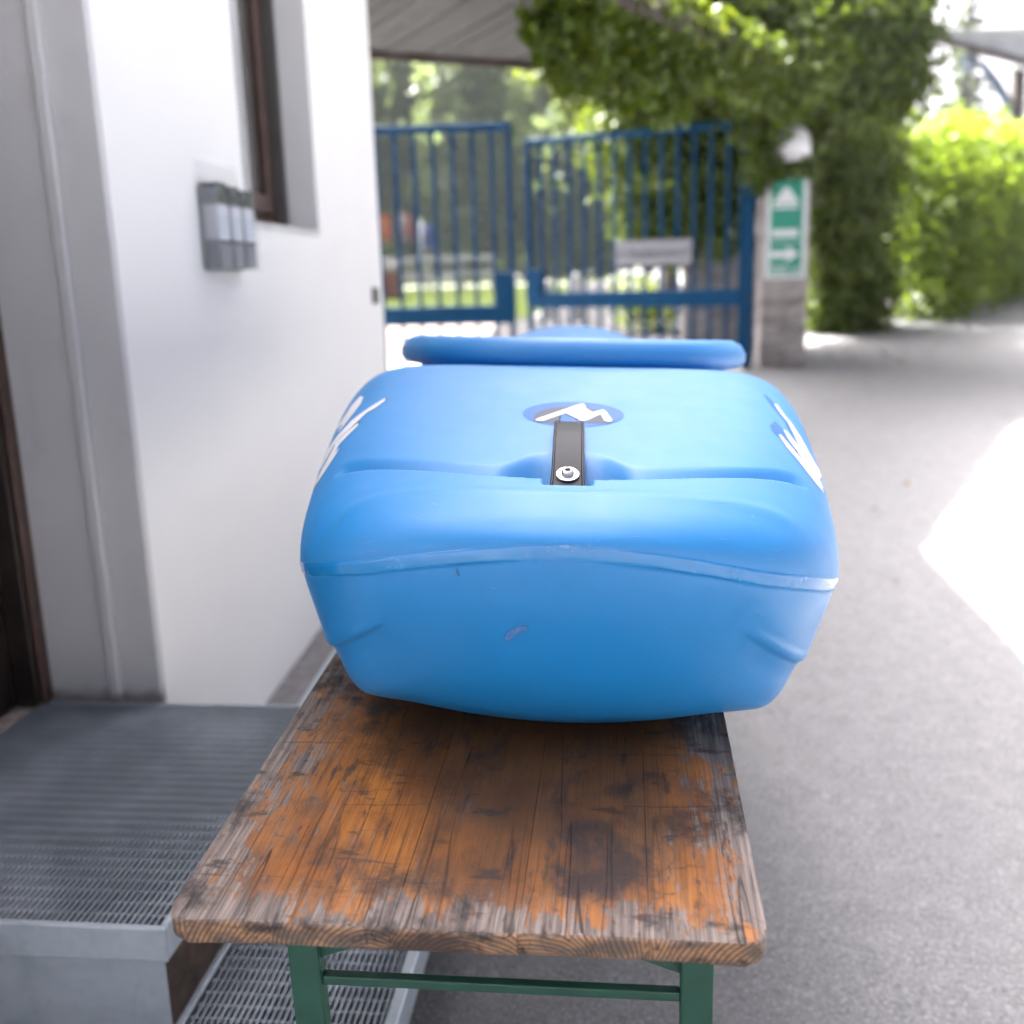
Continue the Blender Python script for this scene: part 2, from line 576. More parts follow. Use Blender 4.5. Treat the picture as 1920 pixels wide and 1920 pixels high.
varn = b.mix(b.math('MULTIPLY', b.smooth(fine, 0.48, 0.7), 0.45), varn, (0.07, 0.034, 0.014))
blot = b.noise(b.coord('Object', (16, 10, 16), (2.7, 8.1, 0)), 1.6, 6, 0.7)
varn = b.mix(b.math('MULTIPLY', b.smooth(blot, 0.45, 0.66), 0.65), varn, (0.085, 0.036, 0.014))
varn = b.mix(b.math('MULTIPLY', b.smooth(ring, 0.55, 1.0), 0.32), varn, (0.20, 0.062, 0.012))
col = b.mix(var, bare, varn)
# end grain keeps warm streaks
nrm = b.n('NewGeometry')
spn = b.n('SeparateXYZ')
b.l(nrm.outputs['Normal'], spn.inputs[0])
endf = b.smooth(b.math('MULTIPLY', spn.outputs[1], -1.0), 0.5, 0.85)
endc = b.mix(b.smooth(b.noise(b.coord('Object', (12, 1, 26)), 2.0, 5), 0.42, 0.58), (0.13, 0.095, 0.075), (0.29, 0.165, 0.09))
endc = b.mix(b.math('MULTIPLY', b.smooth(ring, 0.0, 0.7), 0.75), endc, (0.06, 0.042, 0.035))
col = b.mix(endf, col, endc)
# soot, knots and black stains worked into the top
st1 = b.noise(b.coord('Object', (7, 4.5, 7), (3.1, 1.7, 0)), 1.5, 7, 0.68, 0.3)
stain = b.math('MULTIPLY', b.smooth(st1, 0.51, 0.64), 0.85)
st2 = b.noise(b.coord('Object', (40, 9, 40), (1.3, 4.7, 0)), 1.4, 6, 0.7)
stain = b.math('MAXIMUM', stain, b.math('MULTIPLY', b.smooth(st2, 0.545, 0.66), 0.75))
st3 = b.noise(b.coord('Object', (14, 30, 14), (5.3, 2.7, 0)), 1.3, 5, 0.6)
stain = b.math('MAXIMUM', stain, b.math('MULTIPLY', b.smooth(st3, 0.575, 0.68), 0.75))
dirt_shade_mid = b.math('MULTIPLY', b.smooth(b.noise(b.coord('Object', (2.2, 1.6, 2), (0.4, 2.2, 0)), 1.2, 4), 0.36, 0.58), 0.78)  # broad mid darkening: blotchy dirt with shade near the kayak coloured in
col = b.mix(b.math('MULTIPLY', dirt_shade_mid, b.smooth(edge, 0.02, 0.10)), col, (0.055, 0.034, 0.020))
col = b.mix(stain, col, (0.026, 0.022, 0.022))
# splits along the grain
crk = b.noise(b.coord('Object', (42, 1.1, 42), (0.3, 0, 0)), 1.0, 2, 0.4)
cr = b.math('ABSOLUTE', b.math('SUBTRACT', crk, 0.5))
crm = b.smooth(cr, 0.0085, 0.002)
where = b.smooth(b.noise(b.coord('Object', (6, 2, 6), (7, 3, 0)), 1.6, 3), 0.46, 0.60)
frontish = b.smooth(Y, 0.42, 0.05)
crm = b.math('MULTIPLY', crm, b.math('MAXIMUM', where, b.math('MULTIPLY', frontish, 0.55)))
col = b.mix(b.math('MULTIPLY', crm, 0.8), col, (0.014, 0.011, 0.010))
# cross-grain knife lines
lines = None
for y0, a, ph in ((0.098, 0.05, 0.0), (0.178, -0.03, 3.0), (0.30, 0.02, 6.0), (0.062, 0.0, 9.0)):
    wv = b.noise(b.coord('Object', (2, 2, 2), (ph, ph, 0)), 2.0, 3)
    d = b.math('ABSOLUTE', b.math('SUBTRACT', b.math('ADD', Y, b.math('MULTIPLY', X, a)), b.math('ADD', y0, b.math('MULTIPLY', b.math('SUBTRACT', wv, 0.5), 0.03))))
    lm = b.math('MULTIPLY', b.smooth(d, 0.0022, 0.0008), b.smooth(b.noise(b.coord('Object', (8, 1, 8), (ph, 0, 0)), 1.3, 3), 0.47, 0.6))
    lines = lm if lines is None else b.math('MAXIMUM', lines, lm)
col = b.mix(b.math('MULTIPLY', lines, 0.5), col, (0.03, 0.025, 0.022))
b.set(Base_Color=col, Roughness=b.mix(var, (0.85, 0.85, 0.85), (0.5, 0.5, 0.5)))
b.p.inputs['Specular IOR Level'].default_value = 0.3
h = b.math('ADD', b.math('MULTIPLY', grain, 0.5), b.math('MULTIPLY', var, 0.35))
h = b.math('SUBTRACT', h, b.math('MULTIPLY', crm, 1.6))
h = b.math('SUBTRACT', h, b.math('MULTIPLY', lines, 0.5))
h = b.math('ADD', h, b.math('MULTIPLY', b.math('MULTIPLY', ring, 0.12), endf))
b.bump(h, 0.55, 0.0016)
M['table_wood'] = b.m

# ================================================================ SETTING
# ground: one sheet following the grade
ys = [-120, -40, -8] + list(np.arange(-6, 20.1, 2.0)) + [22, 30, 60, 150, 600]
xs = [-600, -60, -12, -4, -1, 2, 5, 12, 60, 600]
V = [(x, y, gz(y)) for y in ys for x in xs]
Q = [(j * len(xs) + i, j * len(xs) + i + 1, (j + 1) * len(xs) + i + 1, (j + 1) * len(xs) + i) for j in range(len(ys) - 1) for i in range(len(xs) - 1)]
link('ground', quads_mesh('ground', V, Q), M['asphalt'], kind='structure', label='light grey worn asphalt drive climbing gently to the gate')


def sheet(name, poly, mat, lift, **kw):
    """flat sheet laid on the sloping ground, strips so that it follows the grade"""
    bm = bmesh.new()
    vs = [bm.verts.new((x, y, gz(y) + lift)) for x, y in poly]
    bm.faces.new(vs)
    return link(name, mesh_of(bm, name), mat, kind='structure', **kw)


sheet('pavement', [(-9, 9.9), (-1.5, 9.9), (-1.5, 13.4), (-9, 13.4)], M['pavement'], 0.004, label='pale sunlit paving just inside the blue gate')
sheet('yard', [(-1.55, 9.95), (1.0, 9.95), (1.0, 19.9), (-0.88, 19.9), (-1.15, 13.45), (-1.55, 13.45)], M['yard'], 0.008, label='darker tarmac yard behind the swung gate leaf')  # tree shade on the ground, painted as a darker sheet
sheet('lawn', [(-40, 21.5), (0.8, 21.5), (1.0, 60), (-40, 60)], M['grass'], 0.006, label='mown lawn beyond the blue gate')
sheet('lawn', [(-8, 13.5), (-1.2, 13.5), (-0.9, 19.8), (-8, 19.8)], M['grass'], 0.004, label='small grass plot behind the gate')
sheet('dirt_strip', [(-1.023, 2.05), (-0.86, 2.05), (-0.86, 4.4), (-1.023, 4.4)], M['concrete'], 0.004, label='grey strip along the foot of the white wall')

# ---------------------------------------------------------------- white building
WX = -1.023
bld = empty('white_building', (WX, 3.2, gz(3.2)), label='white plastered building with a brown window and recessed doorway', cat='building')
bl0 = Vector(bld.location)


def bpart(name, bl, mat, parent=bld, bev=0.0, **kw):
    p0 = bl0 if parent is bld else bl0
    return boxes(name, [(x0 - p0.x, x1 - p0.x, y0 - p0.y, y1 - p0.y, z0 - p0.z, z1 - p0.z) for x0, x1, y0, y1, z0, z1 in bl], mat, parent, bev, **kw)


WY0, WY1, WZ0, WZ1 = 2.81, 3.49, 1.487, 2.50
bpart('wall', [(-1.30, WX, 2.045, WY0, -0.4, 3.50), (-1.30, WX, WY1, 4.375, -0.4, 3.50), (-1.30, WX, WY0, WY1, -0.4, WZ0), (-1.30, WX, WY0, WY1, WZ1, 3.50),
               (-5.0, -1.42, 0.55, 4.375, -0.6, 3.50), (-1.42, WX, 0.55, 0.98, -0.6, 3.50), (-1.42, -1.302, 2.075, 4.375, -0.5, 3.50)], M['plaster'])
# window
win = bpart('window', [(-1.195, -1.165, WY0 - 0.005, WY0 + 0.055, WZ0, WZ1), (-1.195, -1.165, WY1 - 0.055, WY1 - 0.004, WZ0, WZ1), (-1.195, -1.165, WY0 + 0.055, WY1 - 0.055, WZ0 - 0.003, WZ0 + 0.05), (-1.195, -1.165, WY0 + 0.055, WY1 - 0.055, WZ1 - 0.05, WZ1)], M['brown_frame'], bev=0.003)
bpart('sash', [(-1.188, -1.150, WY0 + 0.06, WY0 + 0.12, WZ0 + 0.055, WZ1 - 0.055), (-1.188, -1.150, WY1 - 0.12, WY1 - 0.06, WZ0 + 0.055, WZ1 - 0.055), (-1.188, -1.150, WY0 + 0.12, WY1 - 0.12, WZ0 + 0.055, WZ0 + 0.115), (-1.188, -1.150, WY0 + 0.12, WY1 - 0.12, WZ1 - 0.115, WZ1 - 0.055)], M['brown_frame'], win, bev=0.003)
gl = NB('window_glass')
gl.set(Base_Color=(0.10, 0.095, 0.09), Roughness=0.06)
gl.p.inputs['Specular IOR Level'].default_value = 0.8
M['glass'] = gl.m
bpart('pane', [(-1.178, -1.172, WY0 + 0.12, WY1 - 0.12, WZ0 + 0.115, WZ1 - 0.115)], M['glass'], win)
bpart('shutter_rail', [(-1.162, -1.120, WY1 - 0.026, WY1 - 0.003, WZ0 + 0.002, WZ1)], M['grey_frame'], win, bev=0.002)
bpart('sill', [(-1.165, WX + 0.006, WY0 + 0.002, WY1 - 0.002, WZ0 - 0.012, WZ0 + 0.004)], M['white_frame'], win)
# rolled insect screen at the near side of the reveal, lying almost flush with the wall
bm = bmesh.new()
for k in range(70):
    z = WZ0 + 0.02 + k * 0.0135
    add_box(bm, -1.050 - bl0.x, -1.030 - bl0.x, WY0 + 0.004 - bl0.y, WY0 + 0.075 - bl0.y, z - bl0.z, z + 0.0085 - bl0.z)
link('shutter_slats', mesh_of(bm), M['white_frame'], win, kind='stuff')
# recessed door: grey jamb facing the road, brown frame, near-black leaf standing in for the dark open interior
jm = bpart('door_jamb', [(-1.277, -1.138, 2.022, 2.045, 0.30, 2.5)], M['jamb'])
bpart('jamb_strip', [(-1.138, -1.112, 2.010, 2.045, 0.30, 2.5)], M['jamb'], jm, bev=0.004)
bpart('jamb_strip', [(-1.112, WX - 0.001, 2.026, 2.045, 0.30, 2.5)], M['jamb'], jm, bev=0.002)
dr = bpart('door', [(-1.40, -1.345, 1.0, 1.985, 0.43, 2.4)], M['dark_door'])
bpart('door_frame', [(-1.345, -1.292, 1.985, 2.045, 0.43, 2.45), (-1.345, -1.277, 0.98, 1.02, 0.43, 2.45)], M['dark_door'], dr, bev=0.003)
bpart('frame_edge', [(-1.2915, -1.2775, 1.992, 2.045, 0.43, 2.45)], M['brown_frame'], dr, bev=0.003)
bpart('hinge', [(-1.344, -1.330, 1.90, 1.915, 0.58, 0.66)], M['steel_dark'], dr, bev=0.002)
bpart('threshold', [(-1.42, -1.312, 0.98, 2.02, 0.30, 0.418)], M['stone'], dr, bev=0.004)
rf = bpart('roof', [(-5.6, -0.59, 1.4, 6.3, 3.502, 3.62)], M['canopy_wood'], bev=0.01)  # out of view; height and near end shaped for shade and sky light
bpart('gutter', [(-0.589, -0.525, 1.4, 6.3, 3.53, 3.62)], M['roof_sheet'], rf, bev=0.02)

# little grey switch plate by the far corner
sw = bpart('switch_plate', [(WX + 0.001, WX + 0.012, 4.18, 4.265, 1.225, 1.29)], M['grey_frame'], None, bev=0.003)
sw.location = bl0
tag(sw, 'small grey switch plate on the white wall near its far corner', 'switch')

# ---------------------------------------------------------------- timber canopy beyond the building, boards seen from below
CZ = 2.60
can_poly = [(-0.14, 5.20), (1.22, 7.89), (-3.2, 5.16), (-3.2, 4.45), (-1.31, 4.45)]
cano = empty('timber_canopy', (-1.0, 5.5, CZ), label='weathered timber canopy with close boards above the gate', cat='canopy')
bd = Vector((0.522, -0.853))
bn = Vector((0.853, 0.522))


def clip(poly, n, d, keep_less):
    out = []
    for i in range(len(poly)):
        a, c = poly[i], poly[(i + 1) % len(poly)]
        da, dc = a.dot(n) - d, c.dot(n) - d
        ia, ic = (da <= 0) == keep_less, (dc <= 0) == keep_less
        if ia: out.append(a)
        if ia != ic: out.append(a + (c - a) * (da / (da - dc)))
    return out


cp = [Vector(p) for p in can_poly]
lo, hi = min(p.dot(bn) for p in cp), max(p.dot(bn) for p in cp)
k = lo
i = 0
while k < hi:
    poly = clip(clip(cp, bn, k + 0.004, False), bn, k + 0.116, True)
    if len(poly) >= 3:
        dz = random.uniform(0, 0.006)
        prism('board', [(p.x + 1.0, p.y - 5.5) for p in poly], dz, 0.028, M['canopy_wood'], cano)
    k += 0.12
prism('roof_cover', [(p.x + 1.0, p.y - 5.5) for p in cp], 0.030, 0.10, M['roof_sheet'], cano)
a, c = cp[1], cp[2]
for nm, (p, q) in {'fascia': (cp[1], cp[2]), 'edge_beam': (cp[0], cp[1])}.items():
    d = (q - p)
    L_ = d.length
    R_ = Matrix.Translation((p.x + 1.0, p.y - 5.5, 0)) @ Matrix.Rotation(math.atan2(d.y, d.x), 4, 'Z')
    box(nm, (0, L_, -0.045, -0.003, -0.035, 0.12 if nm == 'fascia' else 0.07), M['dark_wood'], cano, M=R_)

# ---------------------------------------------------------------- steel landing and step
land = empty('steel_landing', (-0.99, 1.64, gz(1.64)), label='galvanised steel grating landing in front of the dark doorway', cat='landing')


def grate(x0, x1, y0, y1, zt, px, py, t, dep, name, parent, mat):
    o = Vector(parent.location)
    bm = bmesh.new()
    x = x0 + px
    while x < x1 - t:
        add_box(bm, x - t / 2 - o.x, x + t / 2 - o.x, y0 - o.y, y1 - o.y, zt - dep - o.z, zt - o.z)
        x += px
    y = y0 + py
    while y < y1 - t:
        add_box(bm, x0 - o.x, x1 - o.x, y - t / 2 - o.y, y + t / 2 - o.y, zt - dep * 0.75 - o.z, zt - 0.0032 - o.z)
        y += py
    return link(name, mesh_of(bm, name), mat, parent, kind='stuff')


LZ = 0.424
LX0, LX1, LY0, LY1 = -1.305, -0.672, 1.245, 2.008
grate(LX0, LX1, LY0, LY1, LZ, 0.0096, 0.0285, 0.0026, 0.028, 'grating', land, M['grating'])


def lp(name, bl, mat, parent, root, bev=0.0):
    o = Vector(root.location)
    return boxes(name, [(x0 - o.x, x1 - o.x, y0 - o.y, y1 - o.y, z0 - o.z, z1 - o.z) for x0, x1, y0, y1, z0, z1 in bl], mat, parent, bev)


lp('front_rim', [(LX0 - 0.6, LX1 + 0.012, LY0 - 0.012, LY0 - 0.001, LZ - 0.052, LZ + 0.003)], M['galv'], land, land, 0.002)
lp('side_rim', [(LX1 + 0.001, LX1 + 0.012, LY0, LY1 + 0.01, LZ - 0.052, LZ + 0.003)], M['galv'], land, land, 0.002)
lp('back_rim', [(LX0, LX1, LY1 + 0.001, LY1 + 0.008, LZ - 0.05, LZ + 0.002)], M['galv'], land, land)
lp('front_panel', [(LX0 - 0.6, LX1 - 0.004, LY0 + 0.004, LY0 + 0.012, 0.02, LZ - 0.053)], M['galv'], land, land, 0.002)
lp('side_board', [(LX1 - 0.03, LX1 - 0.012, LY0 + 0.014, LY1, 0.03, LZ - 0.06)], M['brown_earth'], land, land, 0.002)
lp('bed', [(LX0, LX1 - 0.035, LY0 + 0.02, LY1, 0.02, LZ - 0.12)], M['soil'], land, land)

stp = empty('grating_step', (-0.52, 1.35, gz(1.35)), label='lower steel grating step beside the landing, under the table', cat='step')
SZ = 0.226
grate(-0.672, -0.368, 0.62, 1.78, SZ, 0.0100, 0.0285, 0.0028, 0.028, 'grating', stp, M['grating'])
lp('side_rim', [(-0.690, -0.674, 0.60, 1.80, SZ - 0.03, SZ + 0.003)], M['galv'], stp, stp, 0.002)
lp('side_rim', [(-0.366, -0.346, 0.60, 1.80, SZ - 0.06, SZ + 0.003)], M['galv'], stp, stp, 0.002)
for ya in (1.785, 0.60): lp('end_rim', [(-0.672, -0.368, ya, ya + 0.015, SZ - 0.05, SZ + 0.002)], M['galv'], stp, stp)
for sx in (-0.60, -0.44):
    for sy in (0.66, 1.72):
        lp('leg', [(sx - 0.02, sx + 0.02, sy - 0.02, sy + 0.02, gz(sy), SZ - 0.03)], M['galv'], stp, stp)
lp('bed', [(-0.668, -0.372, 0.64, 1.76, gz(0.64) + 0.004, SZ - 0.05)], M['soil'], stp, stp)

# drain grate along the foot of the wall
drn = empty('drain_grate', (-0.80, 3.2, gz(3.2)), label='narrow ribbed drain grate along the foot of the white wall', cat='drain')
drn.rotation_euler = (math.atan(GRADE), 0, 0)
boxes('frame', [(-0.115, -0.10, -0.62, 1.2, -0.02, 0.022), (0.085, 0.10, -0.62, 1.2, -0.02, 0.022)], M['galv'], drn)
bm = bmesh.new()
for k in range(16):
    x = -0.095 + k * 0.012
    add_box(bm, x, x + 0.006, -0.30, 1.2, -0.01, 0.018)
link('bars', mesh_of(bm), M['grating'], drn, kind='stuff')
box('cover_plate', (-0.098, 0.083, -0.62, -0.31, 0.0, 0.019), M['concrete'], drn, 0.002)

# ================================================================ BEER TABLE
TW0, TW1, TY0, TY1 = -0.387, 0.112, 0.723, 2.92
tab = empty('trestle_table', (TW0, TY0, 0.77 + GRADE * TY0), label='long worn varnished wooden trestle table on green steel legs', cat='table')
tab.rotation_euler = (math.atan(GRADE), 0, 0)
TL, TWD, TH = TY1 - TY0, TW1 - TW0, 0.0225
cuts = [0.0, 0.0915, 0.194, 0.299, 0.405, TWD]
RAD = 0.019
for i in range(5):
    x0, x1 = cuts[i] + (0.00022 if i else 0), cuts[i + 1] - (0.00022 if i < 4 else 0)

    def arc(cx, cy, a0, a1):
        return [(cx + RAD * math.cos(math.radians(a0 + (a1 - a0) * k / 6)), cy + RAD * math.sin(math.radians(a0 + (a1 - a0) * k / 6))) for k in range(7)]
    f0 = random.uniform(-0.0012, 0.0012)
    poly = []
    poly += arc(x0 + RAD, RAD, 180, 270) if i == 0 else [(x0, f0)]
    poly += arc(x1 - RAD, RAD, 270, 360) if i == 4 else [(x1, f0)]
    poly += arc(x1 - RAD, TL - RAD, 0, 90) if i == 4 else [(x1, TL)]
    poly += arc(x0 + RAD, TL - RAD, 90, 180) if i == 0 else [(x0, TL)]
    dz = random.uniform(-0.0006, 0.0004)
    bm = bmesh.new()
    bb = [bm.verts.new((x, y, -TH)) for x, y in poly]
    tt = [bm.verts.new((x, y, dz)) for x, y in poly]
    bm.faces.new(bb[::-1])
    bm.faces.new(tt)
    for k in range(len(poly)):
        bm.faces.new((bb[k], bb[(k + 1) % len(poly)], tt[(k + 1) % len(poly)], tt[k]))
    # soften the outer rim and the worn front edge, barely touch the glue joints
    soft, hard = [], []
    for e in bm.edges:
        p, q = e.verts[0].co, e.verts[1].co
        mx, my = (p.x + q.x) / 2, (p.y + q.y) / 2
        if abs(p.z - q.z) > 0.01: continue
        joint = (abs(p.x - q.x) < 1e-6) and ((i > 0 and abs(mx - x0) < 1e-4) or (i < 4 and abs(mx - x1) < 1e-4))
        (hard if joint else soft).append(e)
    bmesh.ops.bevel(bm, geom=soft, offset=0.0045, segments=3, affect='EDGES', profile=0.5)
    link('plank', mesh_of(bm, 'plank'), M['table_wood'], tab, smooth=False)
# leg frames, near and far
for yy, sgn in ((0.215, 1), (TL - 0.215, -1)):
    fr = boxes('leg_frame', [(0.012, TWD - 0.012, yy - 0.018, yy + 0.018, -TH - 0.006, -TH - 0.001)], M['green'], tab)
    for xa in (0.022, TWD - 0.022 - 0.034):
        box('leg', (xa, xa + 0.034, yy - 0.012, yy + 0.012, -0.775, -TH - 0.006), M['green'], fr, 0.003)
    xa, xb = 0.056, TWD - 0.056
    box('crossbar', (xa, xb, yy - 0.006, yy + 0.006, -0.246, -0.234), M['green'], fr, 0.002)
    box('crossbar', (xa, xb, yy - 0.006, yy + 0.006, -0.62, -0.604), M['green'], fr, 0.002)
    for x0, s in ((xa, 1), (xb, -1)):
        bm = bmesh.new()
        tri = [(x0, -TH - 0.006), (x0 + s * 0.20, -TH - 0.006), (x0 + s * 0.20, -0.135), (x0, -0.212)]
        A = [bm.verts.new((x, yy - 0.003, z)) for x, z in tri]
        B = [bm.verts.new((x, yy + 0.003, z)) for x, z in tri]
        bm.faces.new(A)
        bm.faces.new(B[::-1])
        for k in range(4): bm.faces.new((A[k], B[k], B[(k + 1) % 4], A[(k + 1) % 4]))
        bmesh.ops.recalc_face_normals(bm, faces=bm.faces)
        link('gusset', mesh_of(bm), M['green'], fr)


# ================================================================ KAYAK
def mono(xs, ys):
    """monotone cubic interpolation"""
    xs, ys = np.array(xs, float), np.array(ys, float)
    h = np.diff(xs)
    d = np.diff(ys) / h
    m = np.zeros_like(ys)
    m[0], m[-1] = d[0], d[-1]
    for i in range(1, len(xs) - 1):
        if d[i - 1] * d[i] > 0:
            w1, w2 = 2 * h[i] + h[i - 1], h[i] + 2 * h[i - 1]
            m[i] = (w1 + w2) / (w1 / d[i - 1] + w2 / d[i])

    def f(x):
        x = np.clip(np.asarray(x, float), xs[0], xs[-1])
        i = np.clip(np.searchsorted(xs, x) - 1, 0, len(xs) - 2)
        t = (x - xs[i]) / h[i]
        return (2 * t ** 3 - 3 * t ** 2 + 1) * ys[i] + (t ** 3 - 2 * t ** 2 + t) * h[i] * m[i] + (-2 * t ** 3 + 3 * t ** 2) * ys[i + 1] + (t ** 3 - t ** 2) * h[i] * m[i + 1]
    return f


KL = 2.35
ss = [0, .003, .01, .025, .05, .085, .13, .19, .28, .40, .6, .70, 1.1, 1.6, 1.9, 2.15, 2.27, 2.33, 2.35]
T_hw = [0, .072, .127, .182, .223, .256, .281, .300, .316, .332, .346, .346, .335, .30, .25, .17, .10, .045, 0]
T_zs = [.264, .259, .2505, .2370, .2245, .2095, .1935, .178, .166, .160, .160, .160, .160, .160, .165, .175, .18, .18, .18]
T_zb = [.264, .229, .190, .142, .088, .044, .017, .005, .0, .0, .0, .0, .0, .005, .03, .075, .12, .16, .18]
T_zt = [.264, .2705, .2765, .2855, .294, .2985, .301, .306, .315, .324, .3385, .318, .21, .218, .232, .232, .205, .185, .18]
uu = [math.sqrt(s) if s < 1.2 else math.sqrt(1.2) + (math.sqrt(1.15) - math.sqrt(max(KL - s, 0))) for s in ss]


def ucoord(s):
    s = np.asarray(s, float)
    return np.where(s < 1.2, np.sqrt(np.maximum(s, 0)), math.sqrt(1.2) + (math.sqrt(1.15) - np.sqrt(np.maximum(KL - s, 0))))


F_hw, F_zs, F_zb, F_zt = (mono(uu, t) for t in (T_hw, T_zs, T_zb, T_zt))
F_n = mono(uu, [2.6, 2.6, 2.7, 2.9, 3.2, 3.6, 4.2, 5.2, 6.6, 8.0, 9.0, 8.0, 4.5, 2.3, 2.3, 2.3, 2.2, 2.2, 2.2])
sst = lambda a, b_, x: (lambda t: t * t * (3 - 2 * t))(np.clip((x - a) / (b_ - a), 0, 1))


def deck_z(t, s):
    u = ucoord(s)
    hw, zs, zt, n = F_hw(u), F_zs(u), F_zt(u), F_n(u)
    z = zs + (zt - zs) * np.sqrt(np.maximum(1 - np.abs(t) ** n, 0))
    x = t * hw
    ax = np.abs(x)
    # groove across the foredeck, with a deep hand recess under the carry handle
    sg = 0.106 + 0.080 * (ax / 0.25) ** 2
    d = s - sg
    A = 0.0125 * sst(0.262, 0.235, ax) * sst(0.0, 0.05, ax + 0.02)
    A = A + 0.036 * np.exp(-(ax / 0.058) ** 4)
    wid = 0.042 + 0.050 * np.exp(-(ax / 0.055) ** 4) - 0.012 * sst(0.05, 0.2, ax)
    drop = sst(-0.001, 0.004, d) * (1 - sst(0.012, 1.0, d / wid))
    z = z - A * drop
    # pocket the strap end sits in
    z = z - 0.022 * sst(0.0250, 0.0205, ax) * sst(0.086, 0.090, s) * sst(0.135, 0.115, s)
    # faint ledge above the brow
    z = z + 0.0022 * np.exp(-((s - 0.060 - 0.5 * ax ** 2) / 0.012) ** 2) * sst(0.25, 0.2, ax)
    return x, z


LOWP = np.array([(1, 1), (.985, .88), (.955, .70), (.922, .52), (.904, .44), (.894, .40), (.882, .36), (.852, .26), (.815, .185), (.775, .142), (.725, .125), (.60, .100), (.36, .040), (.10, .004), (0, 0)])
LOWE = np.array([(math.cos(a), 1 - math.sin(a)) for a in np.linspace(0, math.pi / 2, 15)])
qf = np.linspace(0, 1, 150) ** 0.9


def lower_profile(wt):
    P = LOWP * wt + LOWE * (1 - wt)
    seg = np.concatenate([[0], np.cumsum(np.hypot(*np.diff(P, axis=0).T))])
    seg /= seg[-1]
    fx, fz = mono(seg, P[:, 0]), mono(seg, P[:, 1])
    return fx(qf), fz(qf)


st_ = np.concatenate([0.02 * np.linspace(0.03, 1, 26) ** 2, np.arange(.0225, .36, .0025), np.arange(.36, .72, .008), np.arange(.72, 2.0, .02), np.arange(2.0, 2.33, .008), KL - 0.02 * np.linspace(1, 0.03, 20) ** 2])
NT = 280
tt_ = np.sin(np.linspace(-math.pi / 2, math.pi / 2, NT))
DV = []
for s in st_:
    x, z = deck_z(tt_, np.full(NT, s))
    DV.append(np.stack([x, np.full(NT, s), z], 1))
DV = np.array(DV)
CK_S, CK_L, CK_W = 1.10, 0.425, 0.275


def in_cockpit(x, s, k=1.0):
    return np.abs(x / (CK_W * k)) ** 2.7 + np.abs((s - CK_S) / (CK_L * k)) ** 2.7 < 1


ns = len(st_)
idx = np.arange(ns * NT).reshape(ns, NT)
Qd = np.stack([idx[:-1, :-1], idx[:-1, 1:], idx[1:, 1:], idx[1:, :-1]], -1).reshape(-1, 4)
cen = DV.reshape(-1, 3)[Qd].mean(1)
Qd = Qd[~in_cockpit(cen[:, 0], cen[:, 1], 0.95)]
tipd = []

kay = empty('kayak', (0, 0, 0), label='blue plastic whitewater kayak lying on the wooden table', cat='kayak')
KYAW, KROLL = math.radians(2.5), math.radians(2.4)
kay.matrix_world = Matrix.Translation((-0.066, 0.92, 0.77 + GRADE * 0.92 + 0.001)) @ Matrix.Rotation(KYAW, 4, 'Z') @ Matrix.Rotation(math.atan(GRADE), 4, 'X') @ Matrix.Rotation(KROLL, 4, 'Y')
me = quads_mesh('deck', DV.reshape(-1, 3), Qd)
deck = link('deck', me, M['kayak'], kay, smooth=True)
LVs = []
nq = len(qf)
for s in st_:
    u = ucoord(s)
    wt = float(sst(0.012, 0.10, s)) * float(sst(KL - 0.01, KL - 0.3, s))
    px_, pz_ = lower_profile(wt)
    hw, zs, zb = F_hw(u), F_zs(u), F_zb(u)
    xr = px_ * hw
    zr = zb + (zs - zb) * pz_
    row = np.concatenate([np.stack([xr, zr], 1), np.stack([-xr[:-1][::-1], zr[:-1][::-1]], 1)])
    LVs.append(np.stack([row[:, 0], np.full(len(row), s), row[:, 1]], 1))
LVs = np.array(LVs)
nr = LVs.shape[1]
idx = np.arange(ns * nr).reshape(ns, nr)
Ql = np.stack([idx[:-1, :-1], idx[:-1, 1:], idx[1:, 1:], idx[1:, :-1]], -1).reshape(-1, 4)
hull = link('hull', quads_mesh('hull', LVs.reshape(-1, 3), Ql), M['kayak'], kay, smooth=True)
# polished parting-line band: a raised strip of the hull just under the deck
sgrid = np.concatenate([np.linspace(0, 0.02, 200) ** 1.0, np.linspace(0.021, 0.35, 400)])
hgrid = F_hw(ucoord(sgrid))
co = LVs.reshape(-1, 3)
s_of_x = np.interp(np.abs(co[:, 0]), hgrid, sgrid)
s_eff = np.where(co[:, 1] < 0.30, np.minimum(s_of_x, co[:, 1]), co[:, 1])
below = F_zs(ucoord(s_eff)) - co[:, 2]
hm = hull.data
nv = np.empty(len(co) * 3, np.float32)
hm.vertices.foreach_get('normal', nv)
nv = nv.reshape(-1, 3)
outw = np.where((nv * (co - np.array([0, 0.9, 0.12]))).sum(1, keepdims=True) < 0, -nv, nv)
band = sst(0.0165, 0.0135, below)
uo = ucoord(co[:, 1])
zf = (co[:, 2] - F_zb(uo)) / np.maximum(F_zs(uo) - F_zb(uo), 1e-4)
axx = np.abs(co[:, 0])
crease = sst(0.475, 0.435, zf) * (1 - 0.75 * sst(0.40, 0.12, zf)) * sst(0.09, 0.21, axx) * sst(0.03, 0.06, co[:, 1]) * sst(2.2, 1.8, co[:, 1])
lip = np.exp(-((zf - 0.50) / 0.03) ** 2) * sst(0.11, 0.20, axx) * sst(0.03, 0.06, co[:, 1])
co2 = co + outw * (0.0016 * band * sst(-0.0005, 0.0015, below) * sst(0.0, 0.006, co[:, 1]) - 0.0042 * crease + 0.0012 * lip)[:, None]
hm.vertices.foreach_set('co', co2.astype(np.float32).ravel())
at_ = hm.attributes.new('band', 'FLOAT', 'POINT')
at_.data.foreach_set('value', band.astype(np.float32))
hm.materials.clear()
hm.materials.append(M['hull'])
hm.update()
